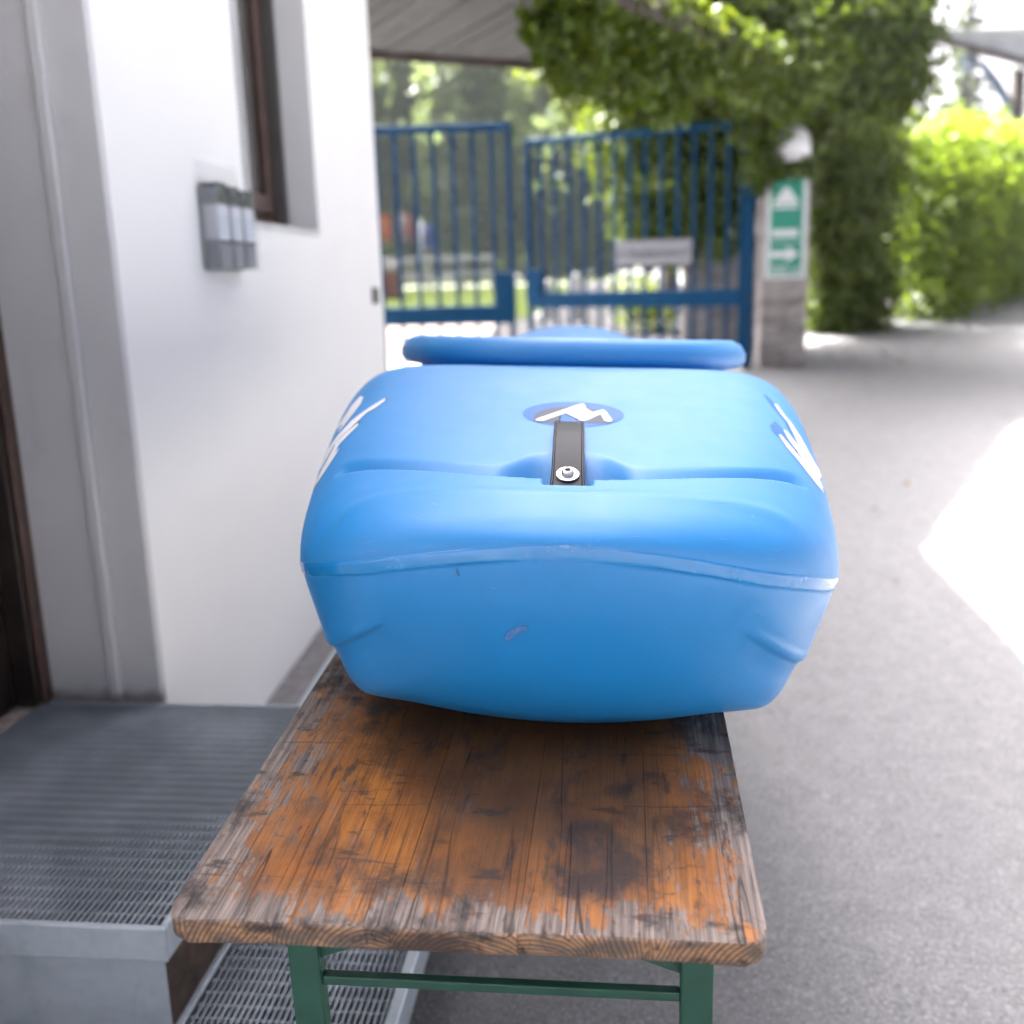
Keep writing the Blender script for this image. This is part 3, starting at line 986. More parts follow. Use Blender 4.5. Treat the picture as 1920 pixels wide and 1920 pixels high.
# cockpit rim: lipped tube
bm = bmesh.new()
NR = 96
rim = []
for k in range(NR):
    a = 2 * math.pi * k / NR
    ca, sa = math.cos(a), math.sin(a)
    e = 2 / 2.7
    x = CK_W * math.copysign(abs(ca) ** e, ca)
    s = CK_S + CK_L * math.copysign(abs(sa) ** e, sa)
    zr = 0.352 - 0.135 * (max(s - 0.675, 0) / 0.85) ** 0.72 + 0.026 * (abs(x) / CK_W) ** 2
    rim.append((Vector((x, s, zr)), Vector((ca * 1.0, sa * 0.9, 0)).normalized()))
prof = [(-0.022, -0.065), (-0.018, -0.02), (-0.013, 0.008), (-0.002, 0.021), (0.012, 0.0235), (0.028, 0.017), (0.038, 0.002), (0.038, -0.012), (0.028, -0.022), (0.010, -0.023), (-0.004, -0.036), (-0.010, -0.075)]
rings = []
for p, o in rim:
    rings.append([bm.verts.new(p + o * a_ + Vector((0, 0, h_))) for a_, h_ in prof])
for k in range(NR):
    for j in range(len(prof) - 1):
        bm.faces.new((rings[k][j], rings[k][j + 1], rings[(k + 1) % NR][j + 1], rings[(k + 1) % NR][j]))
bmesh.ops.recalc_face_normals(bm, faces=bm.faces)
link('cockpit_rim', mesh_of(bm), M['kayak'], kay, smooth=True)
bm = bmesh.new()
add_box(bm, -0.17, 0.17, 1.10, 1.42, 0.03, 0.075)
add_box(bm, -0.17, 0.17, 1.42, 1.47, 0.03, 0.21)
bevel(bm, 0.018, 3)
link('seat', mesh_of(bm), M['seat'], kay, smooth=True)

# carry handle: channelled strap, washer, socket screw
hp = mono([0, .022, .05, .08, .11, .14, .17, .195, .22], [.2790, .2880, .2995, .3095, .3170, .3215, .3225, .320, .311])
bm = bmesh.new()
rows = []
ww = 0.0168
sec = [(-ww, -0.0035), (-ww, 0.0030), (-ww + 0.0009, 0.0040), (-ww + 0.0022, 0.0040), (-ww + 0.0030, 0.0028), (ww - 0.0030, 0.0028), (ww - 0.0022, 0.0040), (ww - 0.0009, 0.0040), (ww, 0.0030), (ww, -0.0035)]
for k in range(41):
    d = 0.22 * k / 40
    s = 0.088 + d
    z = float(hp(d))
    sl = (float(hp(min(d + .002, .22))) - float(hp(max(d - .002, 0)))) / (min(d + .002, .22) - max(d - .002, 0))
    nrm_ = Vector((0, -sl, 1)).normalized()
    taper = 1 + 0.10 * max(0, (0.05 - d) / 0.05)
    rows.append([bm.verts.new(Vector((x * taper, s, z)) + nrm_ * h_) for x, h_ in sec])
for i in range(40):
    for j in range(len(sec)):
        bm.faces.new((rows[i][j], rows[i][(j + 1) % len(sec)], rows[i + 1][(j + 1) % len(sec)], rows[i + 1][j]))
bm.faces.new(rows[0])
bm.faces.new(rows[-1][::-1])
bmesh.ops.recalc_face_normals(bm, faces=bm.faces)
strap = link('carry_handle', mesh_of(bm), M['strap'], kay)
wd = 0.040
wz = float(hp(wd))
wsl = math.atan((float(hp(wd + .003)) - float(hp(wd - .003))) / .006)
MW = Matrix.Translation((0, 0.088 + wd, wz)) @ Matrix.Rotation(wsl, 4, 'X')
wsh = lathe('washer', [(0.0115, 0.0029), (0.0120, 0.0034), (0.0120, 0.0046), (0.0113, 0.0051), (0.0055, 0.0051)], M['steel'], strap, 32)
wsh.matrix_local = MW
scw = lathe('screw', [(0.0068, 0.0049), (0.0066, 0.0075), (0.0056, 0.0092), (0.0036, 0.0100), (0.0033, 0.0100), (0.0031, 0.0070), (0.0005, 0.0066)], M['steel_dark'], strap, 24)
scw.matrix_local = MW

# --- printed marks on the kayak: the outlines are laid on the plastic itself
bpy.context.view_layer.update()
KM = kay.matrix_world.copy()
KI = KM.inverted()
allv = [KM @ Vector(p) for p in DV.reshape(-1, 3)] + [KM @ Vector(p) for p in LVs.reshape(-1, 3)]
nd_ = ns * NT
bvh = BVHTree.FromPolygons(allv, [tuple(int(i) for i in q) for q in Qd] + [tuple(int(i) + nd_ for i in q) for q in Ql])
EYE = Vector((0, 0, CAM_H))


def onto(px, py, lift):
    d = (fw + rt * (px - 960) / 1920 + up * (960 - py) / 1920).normalized()
    hit, nrm_, _, _ = bvh.ray_cast(EYE, d)
    if hit is None: return None
    if nrm_.dot(d) > 0: nrm_ = -nrm_
    return KI @ (hit + nrm_ * lift)


def mark(name, poly, mat, lift=0.0006, sub=6, parent=None):
    """a printed outline: filled finely enough to follow the curved plastic"""
    bm = bmesh.new()
    pts = []
    for i in range(len(poly)):
        a, c = Vector(poly[i]), Vector(poly[(i + 1) % len(poly)])
        n = max(1, int((c - a).length / sub))
        pts += [a + (c - a) * k / n for k in range(n)]
    vs = [bm.verts.new((p.x, p.y, 0)) for p in pts]
    f = bm.faces.new(vs)
    bmesh.ops.triangulate(bm, faces=[f])
    for _ in range(3):
        es = [e for e in bm.edges if e.calc_length() > sub * 1.6]
        if not es: break
        bmesh.ops.subdivide_edges(bm, edges=es, cuts=1)
        bmesh.ops.triangulate(bm, faces=[f_ for f_ in bm.faces if len(f_.verts) > 4])
    dead = []
    for v_ in bm.verts:
        p = onto(v_.co.x, v_.co.y, lift)
        if p is None:
            dead.append(v_)
        else:
            v_.co = p
    if dead: bmesh.ops.delete(bm, geom=dead, context='VERTS')
    return link(name, mesh_of(bm, name), mat, parent or kay, smooth=True)


def ell(cx, cy, rx, ry, n=48, rot=0.0):
    return [(cx + rx * math.cos(2 * math.pi * k / n) * math.cos(rot) - ry * math.sin(2 * math.pi * k / n) * math.sin(rot), cy + rx * math.cos(2 * math.pi * k / n) * math.sin(rot) + ry * math.sin(2 * math.pi * k / n) * math.cos(rot)) for k in range(n)]


Zp = lambda L_: [(940 + x / 6.4, 700 + y / 6.4) for x, y in L_]
logo = mark('deck_emblem', ell(1075, 777.5, 95, 23.5, rot=0.02), M['decal_blue'], 0.0004)
mark('emblem_shading', Zp([(390, 560), (400, 500), (470, 455), (620, 420), (860, 395), (930, 380), (900, 460), (760, 470), (640, 500), (520, 560), (600, 585), (700, 620), (560, 590), (430, 590)]), M['decal_grey'], 0.0007, parent=logo)
mark('emblem_shading', Zp([(890, 440), (950, 400), (1000, 400), (1100, 440), (1200, 440), (1290, 500), (1345, 570), (1330, 590), (1200, 605), (1050, 600), (960, 580), (890, 560)]), M['decal_grey'], 0.0007, parent=logo)
mark('emblem_letter', Zp([(400, 572), (440, 548), (930, 380), (985, 373), (1010, 400), (1014, 500), (1180, 450), (1230, 445), (1260, 470), (1335, 570), (1320, 588), (1280, 590), (1240, 578), (1190, 500), (1040, 568), (1000, 580), (940, 575), (925, 550), (918, 440), (600, 545), (500, 582), (440, 580)]), M['decal_white'], 0.0011, sub=4, parent=logo)
La = lambda L_: [(580 + x / 8.727, 720 + y / 8.727) for x, y in L_]
Ra = lambda L_: [(1420 + x / 8.727, 720 + y / 8.727) for x, y in L_]
sdl = mark('side_lettering', La([(840, 200), (890, 220), (850, 320), (700, 520), (420, 880), (180, 1320), (90, 1560), (150, 1300), (330, 930), (480, 680), (700, 350)]), M['decal_white'])
mark('stroke', La([(1250, 230), (1240, 280), (1080, 400), (950, 470), (890, 520), (600, 800), (400, 1020), (250, 1290), (120, 1560), (50, 1720), (160, 1420), (320, 1050), (480, 830), (700, 600), (870, 470), (1000, 380)]), M['decal_white'], parent=sdl)
mark('stroke', La([(800, 640), (810, 680), (650, 830), (480, 1010), (400, 1190), (230, 1450), (90, 1640), (200, 1430), (350, 1150), (450, 960), (640, 770)]), M['decal_white'], parent=sdl)
mark('stroke', La([(500, 1040), (470, 1110), (350, 1290), (200, 1500), (80, 1690), (30, 1790), (120, 1590), (300, 1290)]), M['decal_white'], parent=sdl)
mark('stroke_shade', La([(440, 950), (620, 750), (790, 610), (830, 630), (640, 790), (470, 980)]), M['decal_grey'], 0.0005, sub=4, parent=sdl)
mark('stroke_shade', La([(880, 490), (1000, 390), (1260, 220), (1280, 250), (1080, 410), (930, 490)]), M['decal_grey'], 0.0005, sub=4, parent=sdl)
sdr = mark('side_lettering', Ra([(270, 330), (320, 340), (450, 520), (560, 650), (720, 900), (860, 1150), (1000, 1400), (1090, 1620), (1150, 1860), (1060, 1700), (930, 1480), (790, 1260), (640, 940), (500, 640), (360, 470)]), M['decal_white'])
mark('stroke', Ra([(420, 750), (470, 770), (640, 980), (740, 1110), (880, 1330), (1010, 1560), (1090, 1740), (960, 1570), (800, 1330), (640, 1090), (500, 900)]), M['decal_white'], parent=sdr)
mark('stroke', Ra([(340, 830), (390, 840), (560, 1040), (720, 1230), (880, 1430), (1020, 1650), (1090, 1790), (960, 1640), (820, 1460), (660, 1250), (480, 1040)]), M['decal_white'], parent=sdr)
mark('stroke_shade', Ra([(90, 170), (150, 190), (290, 320), (470, 520), (640, 800), (660, 960), (560, 820), (440, 600), (290, 420), (180, 280)]), M['decal_blue'], 0.0004, parent=sdr)
mark('stroke_shade', Ra([(200, 690), (280, 610), (420, 740), (560, 920), (640, 1080), (520, 960), (700, 1250), (560, 1120), (380, 900), (260, 790)]), M['decal_blue'], 0.0004, parent=sdr)
Zc = lambda L_: [(540 + x / 1.8113, 960 + y / 1.8113) for x, y in L_]
mark('scuff', Zc([(732, 438), (742, 408), (765, 392), (800, 383), (818, 390), (800, 408), (770, 420), (755, 435)]), M['scuff_purple'], 0.0005, sub=3)
mark('scuff', Zc([(572, 192), (578, 196), (584, 214), (578, 217), (570, 205)]), M['scuff_dark'], 0.0005, sub=3)
mark('scuff', [(651, 957), (653, 959), (637, 978), (617, 1006), (606, 1036), (604, 1035), (614, 1006), (634, 976)], M['scuff_green'], 0.0004, sub=3)

rs = random.Random(5)
for k in range(26):
    px_, py_ = rs.uniform(640, 1500), rs.choice([rs.uniform(1030, 1280), rs.uniform(1015, 1060), rs.uniform(930, 1010)])
    ln, an = rs.uniform(8, 46), rs.uniform(-0.5, 0.5) + rs.choice([0, 0, 1.2])
    dx, dy = math.cos(an) * ln, math.sin(an) * ln * 0.6
    wv = rs.uniform(0.5, 1.1)
    mark('scratch', [(px_, py_), (px_ + dx * 0.5 + wv, py_ + dy * 0.5 + rs.uniform(-1.5, 1.5)), (px_ + dx, py_ + dy), (px_ + dx * 0.5, py_ + dy * 0.5 + wv + 0.6)], M['scratch'], 0.0003, sub=5)
for k in range(34):
    px_, py_ = rs.gauss(1075, 30), rs.gauss(1024, 5)
    r_ = rs.uniform(1.0, 3.2)
    mark('abrasion', [(px_ + r_ * rs.uniform(0.5, 1.3) * math.cos(a_), py_ + 0.7 * r_ * rs.uniform(0.5, 1.3) * math.sin(a_)) for a_ in (0, 1.2, 2.5, 3.7, 5.0)], M['scratch'], 0.0004, sub=3)
for k in range(16):
    px_, py_ = rs.uniform(660, 1480), rs.uniform(1090, 1320)
    r_ = rs.uniform(0.8, 1.8)
    mark('speck', [(px_ + r_ * math.cos(a_), py_ + r_ * math.sin(a_)) for a_ in (0, 1.3, 2.5, 3.8, 5.0)], M['scratch'] if k % 3 else M['scuff_dark'], 0.0004, sub=3)

# ================================================================ LEAFLET HOLDER
HX, HY0, HY1, HZ0, HZ1 = WX + 0.002, 2.478, 2.745, 1.358, 1.575
hol = empty('leaflet_holder', (HX, (HY0 + HY1) / 2, HZ0), label='clear plastic leaflet holder screwed to the white wall', cat='holder')
ac = NB('clear_acrylic')
ac.set(Base_Color=(0.86, 0.90, 0.92), Roughness=0.08, IOR=1.46, Alpha=0.10)
M['acrylic'] = ac.m
hd = 0.052
hh = HZ1 - HZ0
yl = HY1 - HY0
box('back_plate', (0, 0.003, -yl / 2, yl / 2, 0, hh + 0.045), M['acrylic'], hol)
box('front_lip', (hd - 0.003, hd, -yl / 2, yl / 2, 0, 0.065), M['acrylic'], hol)
box('base', (0.003, hd - 0.003, -yl / 2, yl / 2, 0, 0.003), M['acrylic'], hol)
for k in range(4):
    y = -yl / 2 + k * (yl - 0.003) / 3
    box('divider', (0.003, hd - 0.003, y, y + 0.003, 0.003, hh * 0.9), M['acrylic'], hol)
pap = NB('leaflet_paper')
v = pap.coord('Object')
sp = pap.n('SeparateXYZ')
pap.l(v, sp.inputs[0])
z_ = sp.outputs[2]
txt = pap.math('MULTIPLY', pap.smooth(pap.math('SINE', pap.math('MULTIPLY', z_, 520)), 0.1, 0.5), pap.math('MULTIPLY', pap.smooth(z_, 0.075, 0.085), pap.smooth(z_, 0.135, 0.128)))
img = pap.noise(pap.coord('Object', (20, 20, 20)), 2.2, 5)
icol = pap.ramp(img, [(0.38, (0.008, 0.016, 0.012)), (0.5, (0.07, 0.06, 0.025)), (0.62, (0.09, 0.16, 0.24))])
col = pap.mix(pap.math('MULTIPLY', txt, 0.5), (0.52, 0.54, 0.59), (0.14, 0.28, 0.40))
col = pap.mix(pap.smooth(z_, 0.152, 0.160), col, icol)
col = pap.mix(pap.smooth(z_, 0.066, 0.060), col, (0.10, 0.105, 0.13))
col = pap.mix(pap.math('MULTIPLY', pap.smooth(z_, 0.060, 0.064), pap.smooth(z_, 0.075, 0.069)), col, (0.012, 0.014, 0.018))
pap.set(Base_Color=col, Roughness=0.5)
M['paper'] = pap.m
stk = NB('leaflet_edges')
v = stk.coord('Object')
sp = stk.n('SeparateXYZ')
stk.l(v, sp.inputs[0])
z_ = sp.outputs[2]
edge_ = stk.noise(stk.coord('Object', (500, 1, 1)), 2, 2)
ce = stk.ramp(edge_, [(0.3, (0.32, 0.33, 0.37)), (0.7, (0.44, 0.45, 0.49))])
dk = stk.math('MAXIMUM', stk.smooth(z_, 0.152, 0.158), stk.smooth(z_, 0.078, 0.070))
stk.set(Base_Color=stk.mix(dk, ce, (0.075, 0.078, 0.10)), Roughness=0.6)
M['paper_edge'] = stk.m
pw = (yl - 0.012) / 3
names = ['nearest the doorway', 'in the middle pocket', 'nearest the window']
for k in range(3):
    y0 = -yl / 2 + 0.0035 + k * (yl - 0.003) / 3
    th = (0.036, 0.030, 0.033)[k]
    lo_ = empty('leaflet_stack', (HX, (HY0 + HY1) / 2 + y0, HZ0), label='stack of pale blue and white leaflets ' + names[k] + (' of the wall holder' if k == 1 else ' in the wall holder'), cat='leaflets', group='leaflets in the wall holder')
    box('top_leaflet', (0.044 - 0.002, 0.044, 0.007, pw - 0.009, 0.004, hh * (0.96 - 0.02 * k)), M['paper'], lo_)
    box('sheets', (0.0415 - th, 0.0415, 0.007, pw - 0.009, 0.004, hh * (0.95 - 0.02 * k)), M['paper_edge'], lo_)

# ================================================================ GATE
def gate_leaf(name, p, q, ztop_p, ztop_q, zrail, nbar, label, below=0.45, first=0.0, plate_end='q', extra=None):
    """leaf between plan points p and q; bars between a top rail and a deep lower rail"""
    p, q = Vector(p), Vector(q)
    d = q - p
    L_ = d.length
    g = empty(name, (p.x, p.y, gz(p.y)), math.atan2(d.y, d.x), label=label, cat='gate')
    z0 = gz(p.y)
    zb = zrail - z0
    t0, t1 = ztop_p - z0, ztop_q - z0
    zlo = zb - below
    bw = 0.03

    def top(x):
        return t0 + (t1 - t0) * x / L_
    bm = bmesh.new()
    Mx = Matrix(((1, 0, 0, 0), (0, 1, 0, 0), ((t1 - t0) / L_, 0, 1, 0), (0, 0, 0, 1)))
    add_box(bm, 0, L_, -0.03, 0.03, t0 - 0.05, t0 + 0.005, M=Mx)
    bevel(bm, 0.004, 1)
    link('top_rail', mesh_of(bm), M['gate'], g)
    box('lower_rail', (0, L_, -0.035, 0.035, zb - 0.075, zb + 0.065), M['gate'], g, 0.005)
    box('foot_rail', (0, L_, -0.025, 0.025, zlo - 0.05, zlo), M['gate'], g, 0.004)
    for xx in (0, L_):
        box('stile', (xx - 0.038 if xx else 0.0, xx if xx else 0.038, -0.032, 0.032, zlo - 0.06, top(xx) + 0.01), M['gate'], g, 0.004)
    for k in range(nbar):
        x = L_ * (k + 1) / (nbar + 1)
        o = box('bar', (x - bw / 2, x + bw / 2, -0.014, 0.014, zlo, top(x) - 0.02), M['gate'], g, 0.003)
    return g, L_, z0


gl_, L1, z1 = gate_leaf('gate_leaf', (-2.72, 7.92), (-0.825, 7.90), 2.425, 2.40, 1.035, 12, 'blue barred gate leaf standing closed next to the white wall')
box('lock_plate', (L1 - 0.14, L1 + 0.005, -0.05, 0.05, 1.00 - z1, 1.34 - z1), M['gate'], gl_, 0.006)
gr_, L2, z2 = gate_leaf('gate_leaf', (-0.885, 9.75), (0.985, 8.86), 2.50, 2.47, 1.085, 13, 'blue barred gate leaf swung inward, with a pale sign on its bars')
box('lock_plate', (-0.005, 0.16, -0.05, 0.05, 1.08 - z2, 1.36 - z2), M['gate'], gr_, 0.006)
box('hinge_post', (L2 + 0.01, L2 + 0.075, -0.035, 0.035, gz(8.86) - z2, 2.08 - z2), M['gate'], gr_, 0.006)

# pale sign wired to the swung leaf
ang = math.atan2(8.86 - 9.75, 0.985 + 0.885)
dvec = Vector((math.cos(ang), math.sin(ang)))
nvec = Vector((dvec.y, -dvec.x))
cpt = Vector((-0.885, 9.75)) + dvec * (L2 * 0.615)
gs = empty('gate_sign', (cpt.x + nvec.x * 0.045, cpt.y + nvec.y * 0.045, 1.465), ang, label='pale rectangular sign with a faint line of dark lettering on the gate', cat='sign')
box('plate', (-0.36, 0.36, -0.006, 0.006, -0.10, 0.11), M['pale_sign'], gs, 0.01)


def text(name, body, size, mat, parent, loc, rot, spacing=1.0):
    cu = bpy.data.curves.new(name, 'FONT')
    cu.body = body
    cu.size = size
    cu.align_x = 'CENTER'
    cu.align_y = 'CENTER'
    cu.extrude = 0.001
    cu.space_character = spacing
    tmp = bpy.data.objects.new(name, cu)
    C.objects.link(tmp)
    bpy.context.view_layer.update()
    me = bpy.data.meshes.new_from_object(tmp)
    bpy.data.objects.remove(tmp)
    o = link(name, me, mat, parent, kind='stuff')
    o.location = loc
    o.rotation_euler = rot
    return o


text('lettering', '<< Restaurant >', 0.105, M['print_grey'], gs, (-0.02, -0.0085, 0.0), (math.pi / 2, 0, 0))

# ---------------------------------------------------------------- brick pillar, sign, lamp
PX0, PX1, PY0 = 1.125, 1.500, 8.83
PW = PX1 - PX0
pil = empty('brick_pillar', (PX0, PY0, gz(PY0)), label='grey brick gate pillar half buried in ivy', cat='pillar')
PH = 1.60
box('core', (0.012, PW - 0.012, 0.012, PW - 0.012, -0.2, PH), M['mortar'], pil)
box('cap', (-0.03, PW + 0.03, -0.03, PW + 0.03, PH, PH + 0.06), M['concrete'], pil, 0.008)
bl_, bh, bd_ = PW / 1.5, 0.063, 0.115
lib = {}


def brick(parent, x0, x1, y0, y1, z0, z1):
    key = (round(x1 - x0, 4), round(y1 - y0, 4), round(z1 - z0, 4))
    if key not in lib:
        bm = bmesh.new()
        add_box(bm, 0, key[0], 0, key[1], 0, key[2])
        bevel(bm, 0.005, 1)
        lib[key] = [mesh_of(bm, 'brick'), None]
        lib[key][1] = lib[key][0].copy()
        lib[key][0].materials.append(M['brick'])
        lib[key][1].materials.append(M['brick_pale'])
    o = link('brick', lib[key][random.random() < 0.55], None, parent)
    o.location = (x0, y0, z0)


nc = 22
jt = 0.010
for c_ in range(nc):
    z = c_ * (PH / nc)
    zh = z + PH / nc - jt
    L1_, L2_ = PW * 0.64, PW
    # four bricks pinwheeled round the core
    t = 0.105
    sp_ = PW * (0.62 if c_ % 2 else 0.38)
    dx = random.uniform(0, 0.004)
    brick(pil, 0, sp_ - jt / 2, -dx, t, z, zh)
    brick(pil, sp_ + jt / 2, PW, -random.uniform(0, 0.004), t, z, zh)
    s2 = t + jt + (PW - 2 * t - 2 * jt) * (0.6 if c_ % 2 else 0.4)
    brick(pil, -random.uniform(0, 0.004), t, t + jt, PW - t - jt, z, zh)
    brick(pil, PW - t, PW, t + jt, PW - t - jt, z, zh)
    brick(pil, 0, PW, PW - t, PW, z, zh)

ps = empty('rescue_sign', ((1.172 + 1.463) / 2 - 0.008, PY0 - 0.02, 1.235), label='tall green and white direction sign with triangle and arrow on the brick pillar', cat='sign')
box('plate', (-0.165, 0.165, -0.004, 0.010, -0.01, 0.81), M['sign_white'], ps, 0.004)
box('green_panel', (-0.137, 0.137, -0.007, -0.0045, 0.01, 0.79), M['sign_green'], ps)


def flat(name, poly, mat, parent, y):
    bm = bmesh.new()
    A = [bm.verts.new((x, y, z)) for x, z in poly]
    B = [bm.verts.new((x, y + 0.0012, z)) for x, z in poly]
    bm.faces.new(A)
    bm.faces.new(B[::-1])
    for k in range(len(poly)):
        bm.faces.new((A[k], B[k], B[(k + 1) % len(poly)], A[(k + 1) % len(poly)]))
    bmesh.ops.recalc_face_normals(bm, faces=bm.faces)
    return link(name, mesh_of(bm), mat, parent)


sx = lambda px: (px - 1475.5) / 220.0
sg_ = lambda x, y: ((x - 455) / 1680.0, 0.79 - (y - 190) / 1500.0 * 0.78)
flat('triangle', [sg_(265, 590), (sg_(420, 345)), sg_(470, 345), sg_(620, 590)], M['sign_white'], ps, -0.0085)
flat('line', [sg_(270, 620), sg_(270, 665), sg_(600, 665), sg_(600, 620)], M['sign_white'], ps, -0.0085)
flat('letter_band', [sg_(265, 975), sg_(265, 1090), sg_(610, 1090), sg_(610, 975)], M['sign_white'], ps, -0.0085)
flat('letter_band', [sg_(250, 1165), sg_(250, 1180), sg_(640, 1180), sg_(640, 1165)], M['sign_white'], ps, -0.0085)
flat('arrow', [sg_(250, 1300), sg_(250, 1405), sg_(470, 1405), sg_(470, 1480), sg_(640, 1350), sg_(470, 1230), sg_(470, 1300)], M['sign_white'], ps, -0.0085)
text('lettering', '300 m', 0.10, M['sign_white'], ps, (sg_(450, 1590)[0], -0.0085, sg_(450, 1590)[1]), (math.pi / 2, 0, 0))
for e_ in ((-0.137, -0.128, 0.01, 0.79), (0.128, 0.137, 0.01, 0.79), (-0.137, 0.137, 0.01, 0.02), (-0.137, 0.137, 0.78, 0.79)):
    flat('border_line', [(e_[0], e_[2]), (e_[1], e_[2]), (e_[1], e_[3]), (e_[0], e_[3])], M['sign_white'], ps, -0.0082)

lmp = empty('pillar_lamp', (1.345, PY0 + 0.02, 2.135), label='white dome lamp standing among ivy above the green sign', cat='lamp')
lathe('base', [(0.11, 0.0), (0.15, 0.005), (0.15, 0.03), (0.10, 0.035)], M['lamp_white'], lmp, 20)
lathe('dome', [(0.138, 0.036), (0.142, 0.12), (0.130, 0.19), (0.100, 0.245), (0.05, 0.278), (0.008, 0.285)], M['lamp_white'], lmp, 24, ).data.polygons.foreach_set('use_smooth', [True] * (24 * 5 + 2))

# low brick wall running back from the pillar inside the gate
lw = empty('brick_wall', (0.55, 10.05, gz(10.05)), label='low grey brick wall behind the swung gate leaf', cat='wall')
box('core', (0.02, 0.82, 0.02, 0.2, -0.2, 0.92), M['mortar'], lw)
for c_ in range(13):
    z = c_ * 0.072
    x = -0.12 if c_ % 2 else 0.0
    while x < 0.7:
        brick(lw, x if x > 0 else 0.0, x + 0.24, -random.uniform(0, 0.006), 0.11, z, z + 0.062)
        x += 0.25
box('coping', (-0.02, 0.90, -0.03, 0.23, 0.936, 0.99), M['concrete'], lw, 0.006)

# ================================================================ PLANTS
def plant(name, blobs, dens, leaf, mat, label, cat, core=0.62, core_mat=None, stems=(), thick=0.35, group=None, droop=None, wood='stem'):
    bx = blobs[0]
    base = (sum(b_[0] for b_ in blobs) / len(blobs), sum(b_[1] for b_ in blobs) / len(blobs), 0)
    root = empty(name, (base[0], base[1], gz(base[1])), label=label, cat=cat, group=group)
    o = np.array(root.location)
    P, N = blob_points(blobs, dens, thick)
    link('foliage', leaves_mesh('foliage', P - o, N, leaf, droop=droop), mat, root)
    if core:
        P2, N2 = blob_points([(b_[0], b_[1], b_[2], b_[3] * core, b_[4] * core, b_[5] * core) for b_ in blobs], dens * 0.45, 0.8)
        link('inner_foliage', leaves_mesh('inner_foliage', P2 - o, N2, leaf * 1.7), core_mat or mat, root)
    for st in stems:
        n = len(st) - 1
        tube(wood, [tuple(np.array(p[:3]) - o) for p in st], [p[3] for p in st], M['bark'], root, 7)
    return root


ivy_blobs = []
# over the near edge of the canopy: a fringe hanging down the beam and growth further back on the roof
for t in np.linspace(-0.02, 1.03, 44):
    x, y = -0.26 + 1.38 * t, 5.26 + 2.58 * t
    ivy_blobs.append((x - 0.03, y + 0.01, 2.75 + random.uniform(-0.03, 0.03), 0.12, 0.13, 0.09))
    ivy_blobs.append((x + 0.03, y - 0.02, 2.62 + random.uniform(-0.03, 0.02), 0.13, 0.15, 0.12))
    ivy_blobs.append((x - 0.05, y + 0.04, 2.47 + 0.09 * t + random.uniform(-0.04, 0.04), 0.15, 0.17, 0.12))
    if random.random() < 0.5 and t < 0.45: ivy_blobs.append((x - 0.02, y + 0.05, 2.33 + random.uniform(-0.06, 0.05), 0.12, 0.13, 0.15))
for t in np.linspace(0, 1, 9):
    x, y = -0.26 + 1.38 * t, 5.26 + 2.58 * t
    ivy_blobs.append((x - 0.50, y + 0.28, 2.92, 0.30, 0.32, 0.18))
    if t > 0.3: ivy_blobs.append((x - 0.90, y + 0.60, 2.98, 0.34, 0.36, 0.22))
ivy_blobs += [(1.16, 7.86, 2.56, .26, .26, .26), (1.30, 8.1, 2.75, .32, .3, .3)]
# round and above the pillar
for (x, y, z, r) in [(1.12, 8.9, 2.70, .36), (1.25, 8.95, 2.9, .5), (1.0, 9.0, 3.2, .6), (1.55, 9.1, 3.3, .6), (1.95, 9.2, 3.25, .6), (2.1, 9.3, 3.75, .5), (1.7, 9.2, 3.9, .6), (1.2, 9.2, 3.9, .6), (0.8, 9.2, 3.7, .6),
                     (1.75, 9.05, 2.75, .5), (2.15, 9.15, 2.8, .42), (1.62, 9.0, 2.45, .35), (1.10, 8.82, 2.38, .24), (1.10, 8.84, 2.14, .19), (1.10, 8.84, 2.0, .14), (1.40, 8.76, 2.075, .085), (1.26, 8.76, 2.07, .075), (1.50, 8.80, 2.05, .09),
                     (1.85, 9.1, 2.2, .45), (1.92, 9.15, 1.75, .46), (1.85, 9.05, 1.35, .40), (1.95, 9.2, 1.0, .42), (1.85, 9.15, 0.75, .35), (2.05, 9.4, 1.3, .42), (2.08, 9.4, 2.1, .40),
                     (2.05, 9.4, 2.5, .4), (1.35, 9.25, 2.35, .3), (2.15, 9.45, 3.2, .4), (2.0, 9.5, 0.8, .35)]:
    if x >= 1.6 and z <= 2.6:        # the foot of the growth stands further back, beside the road
        k_ = 1.25
        x, y, z, r = x * k_, y * k_, 1.33 + (z - 1.33) * k_, r * 1.12
    ivy_blobs.append((x, y, z, r, r, r * 0.95))
for (x, y, z, r) in [(2.12, 11.3, 0.95, .36), (2.15, 11.35, 1.45, .40), (2.10, 11.3, 1.95, .40), (2.05, 11.2, 2.4, .42), (2.0, 10.8, 2.8, .45), (2.35, 11.5, 0.85, .38), (2.55, 11.7, 0.95, .36)]:
    ivy_blobs.append((x, y, z, r, r, r))
# hidden clumps heaped over the gateway, added to shade the road
for (x, y) in [(-0.3, 8.4), (0.0, 8.9), (0.3, 9.2), (-0.1, 9.5), (0.5, 11.1), (0.9, 11.4), (0.2, 10.9), (1.3, 11.6), (1.7, 11.4), (0.2, 8.1), (0.7, 8.3), (1.2, 8.5), (1.7, 8.7), (0.4, 8.8), (0.9, 9.2), (1.5, 9.6), (2.0, 9.9), (0.5, 9.6), (1.1, 10.1), (1.7, 10.5), (2.1, 10.8), (1.3, 11.0)]:
    ivy_blobs.append((x, y, 3.25 + random.uniform(-.1, .15), .5, .5, .34))
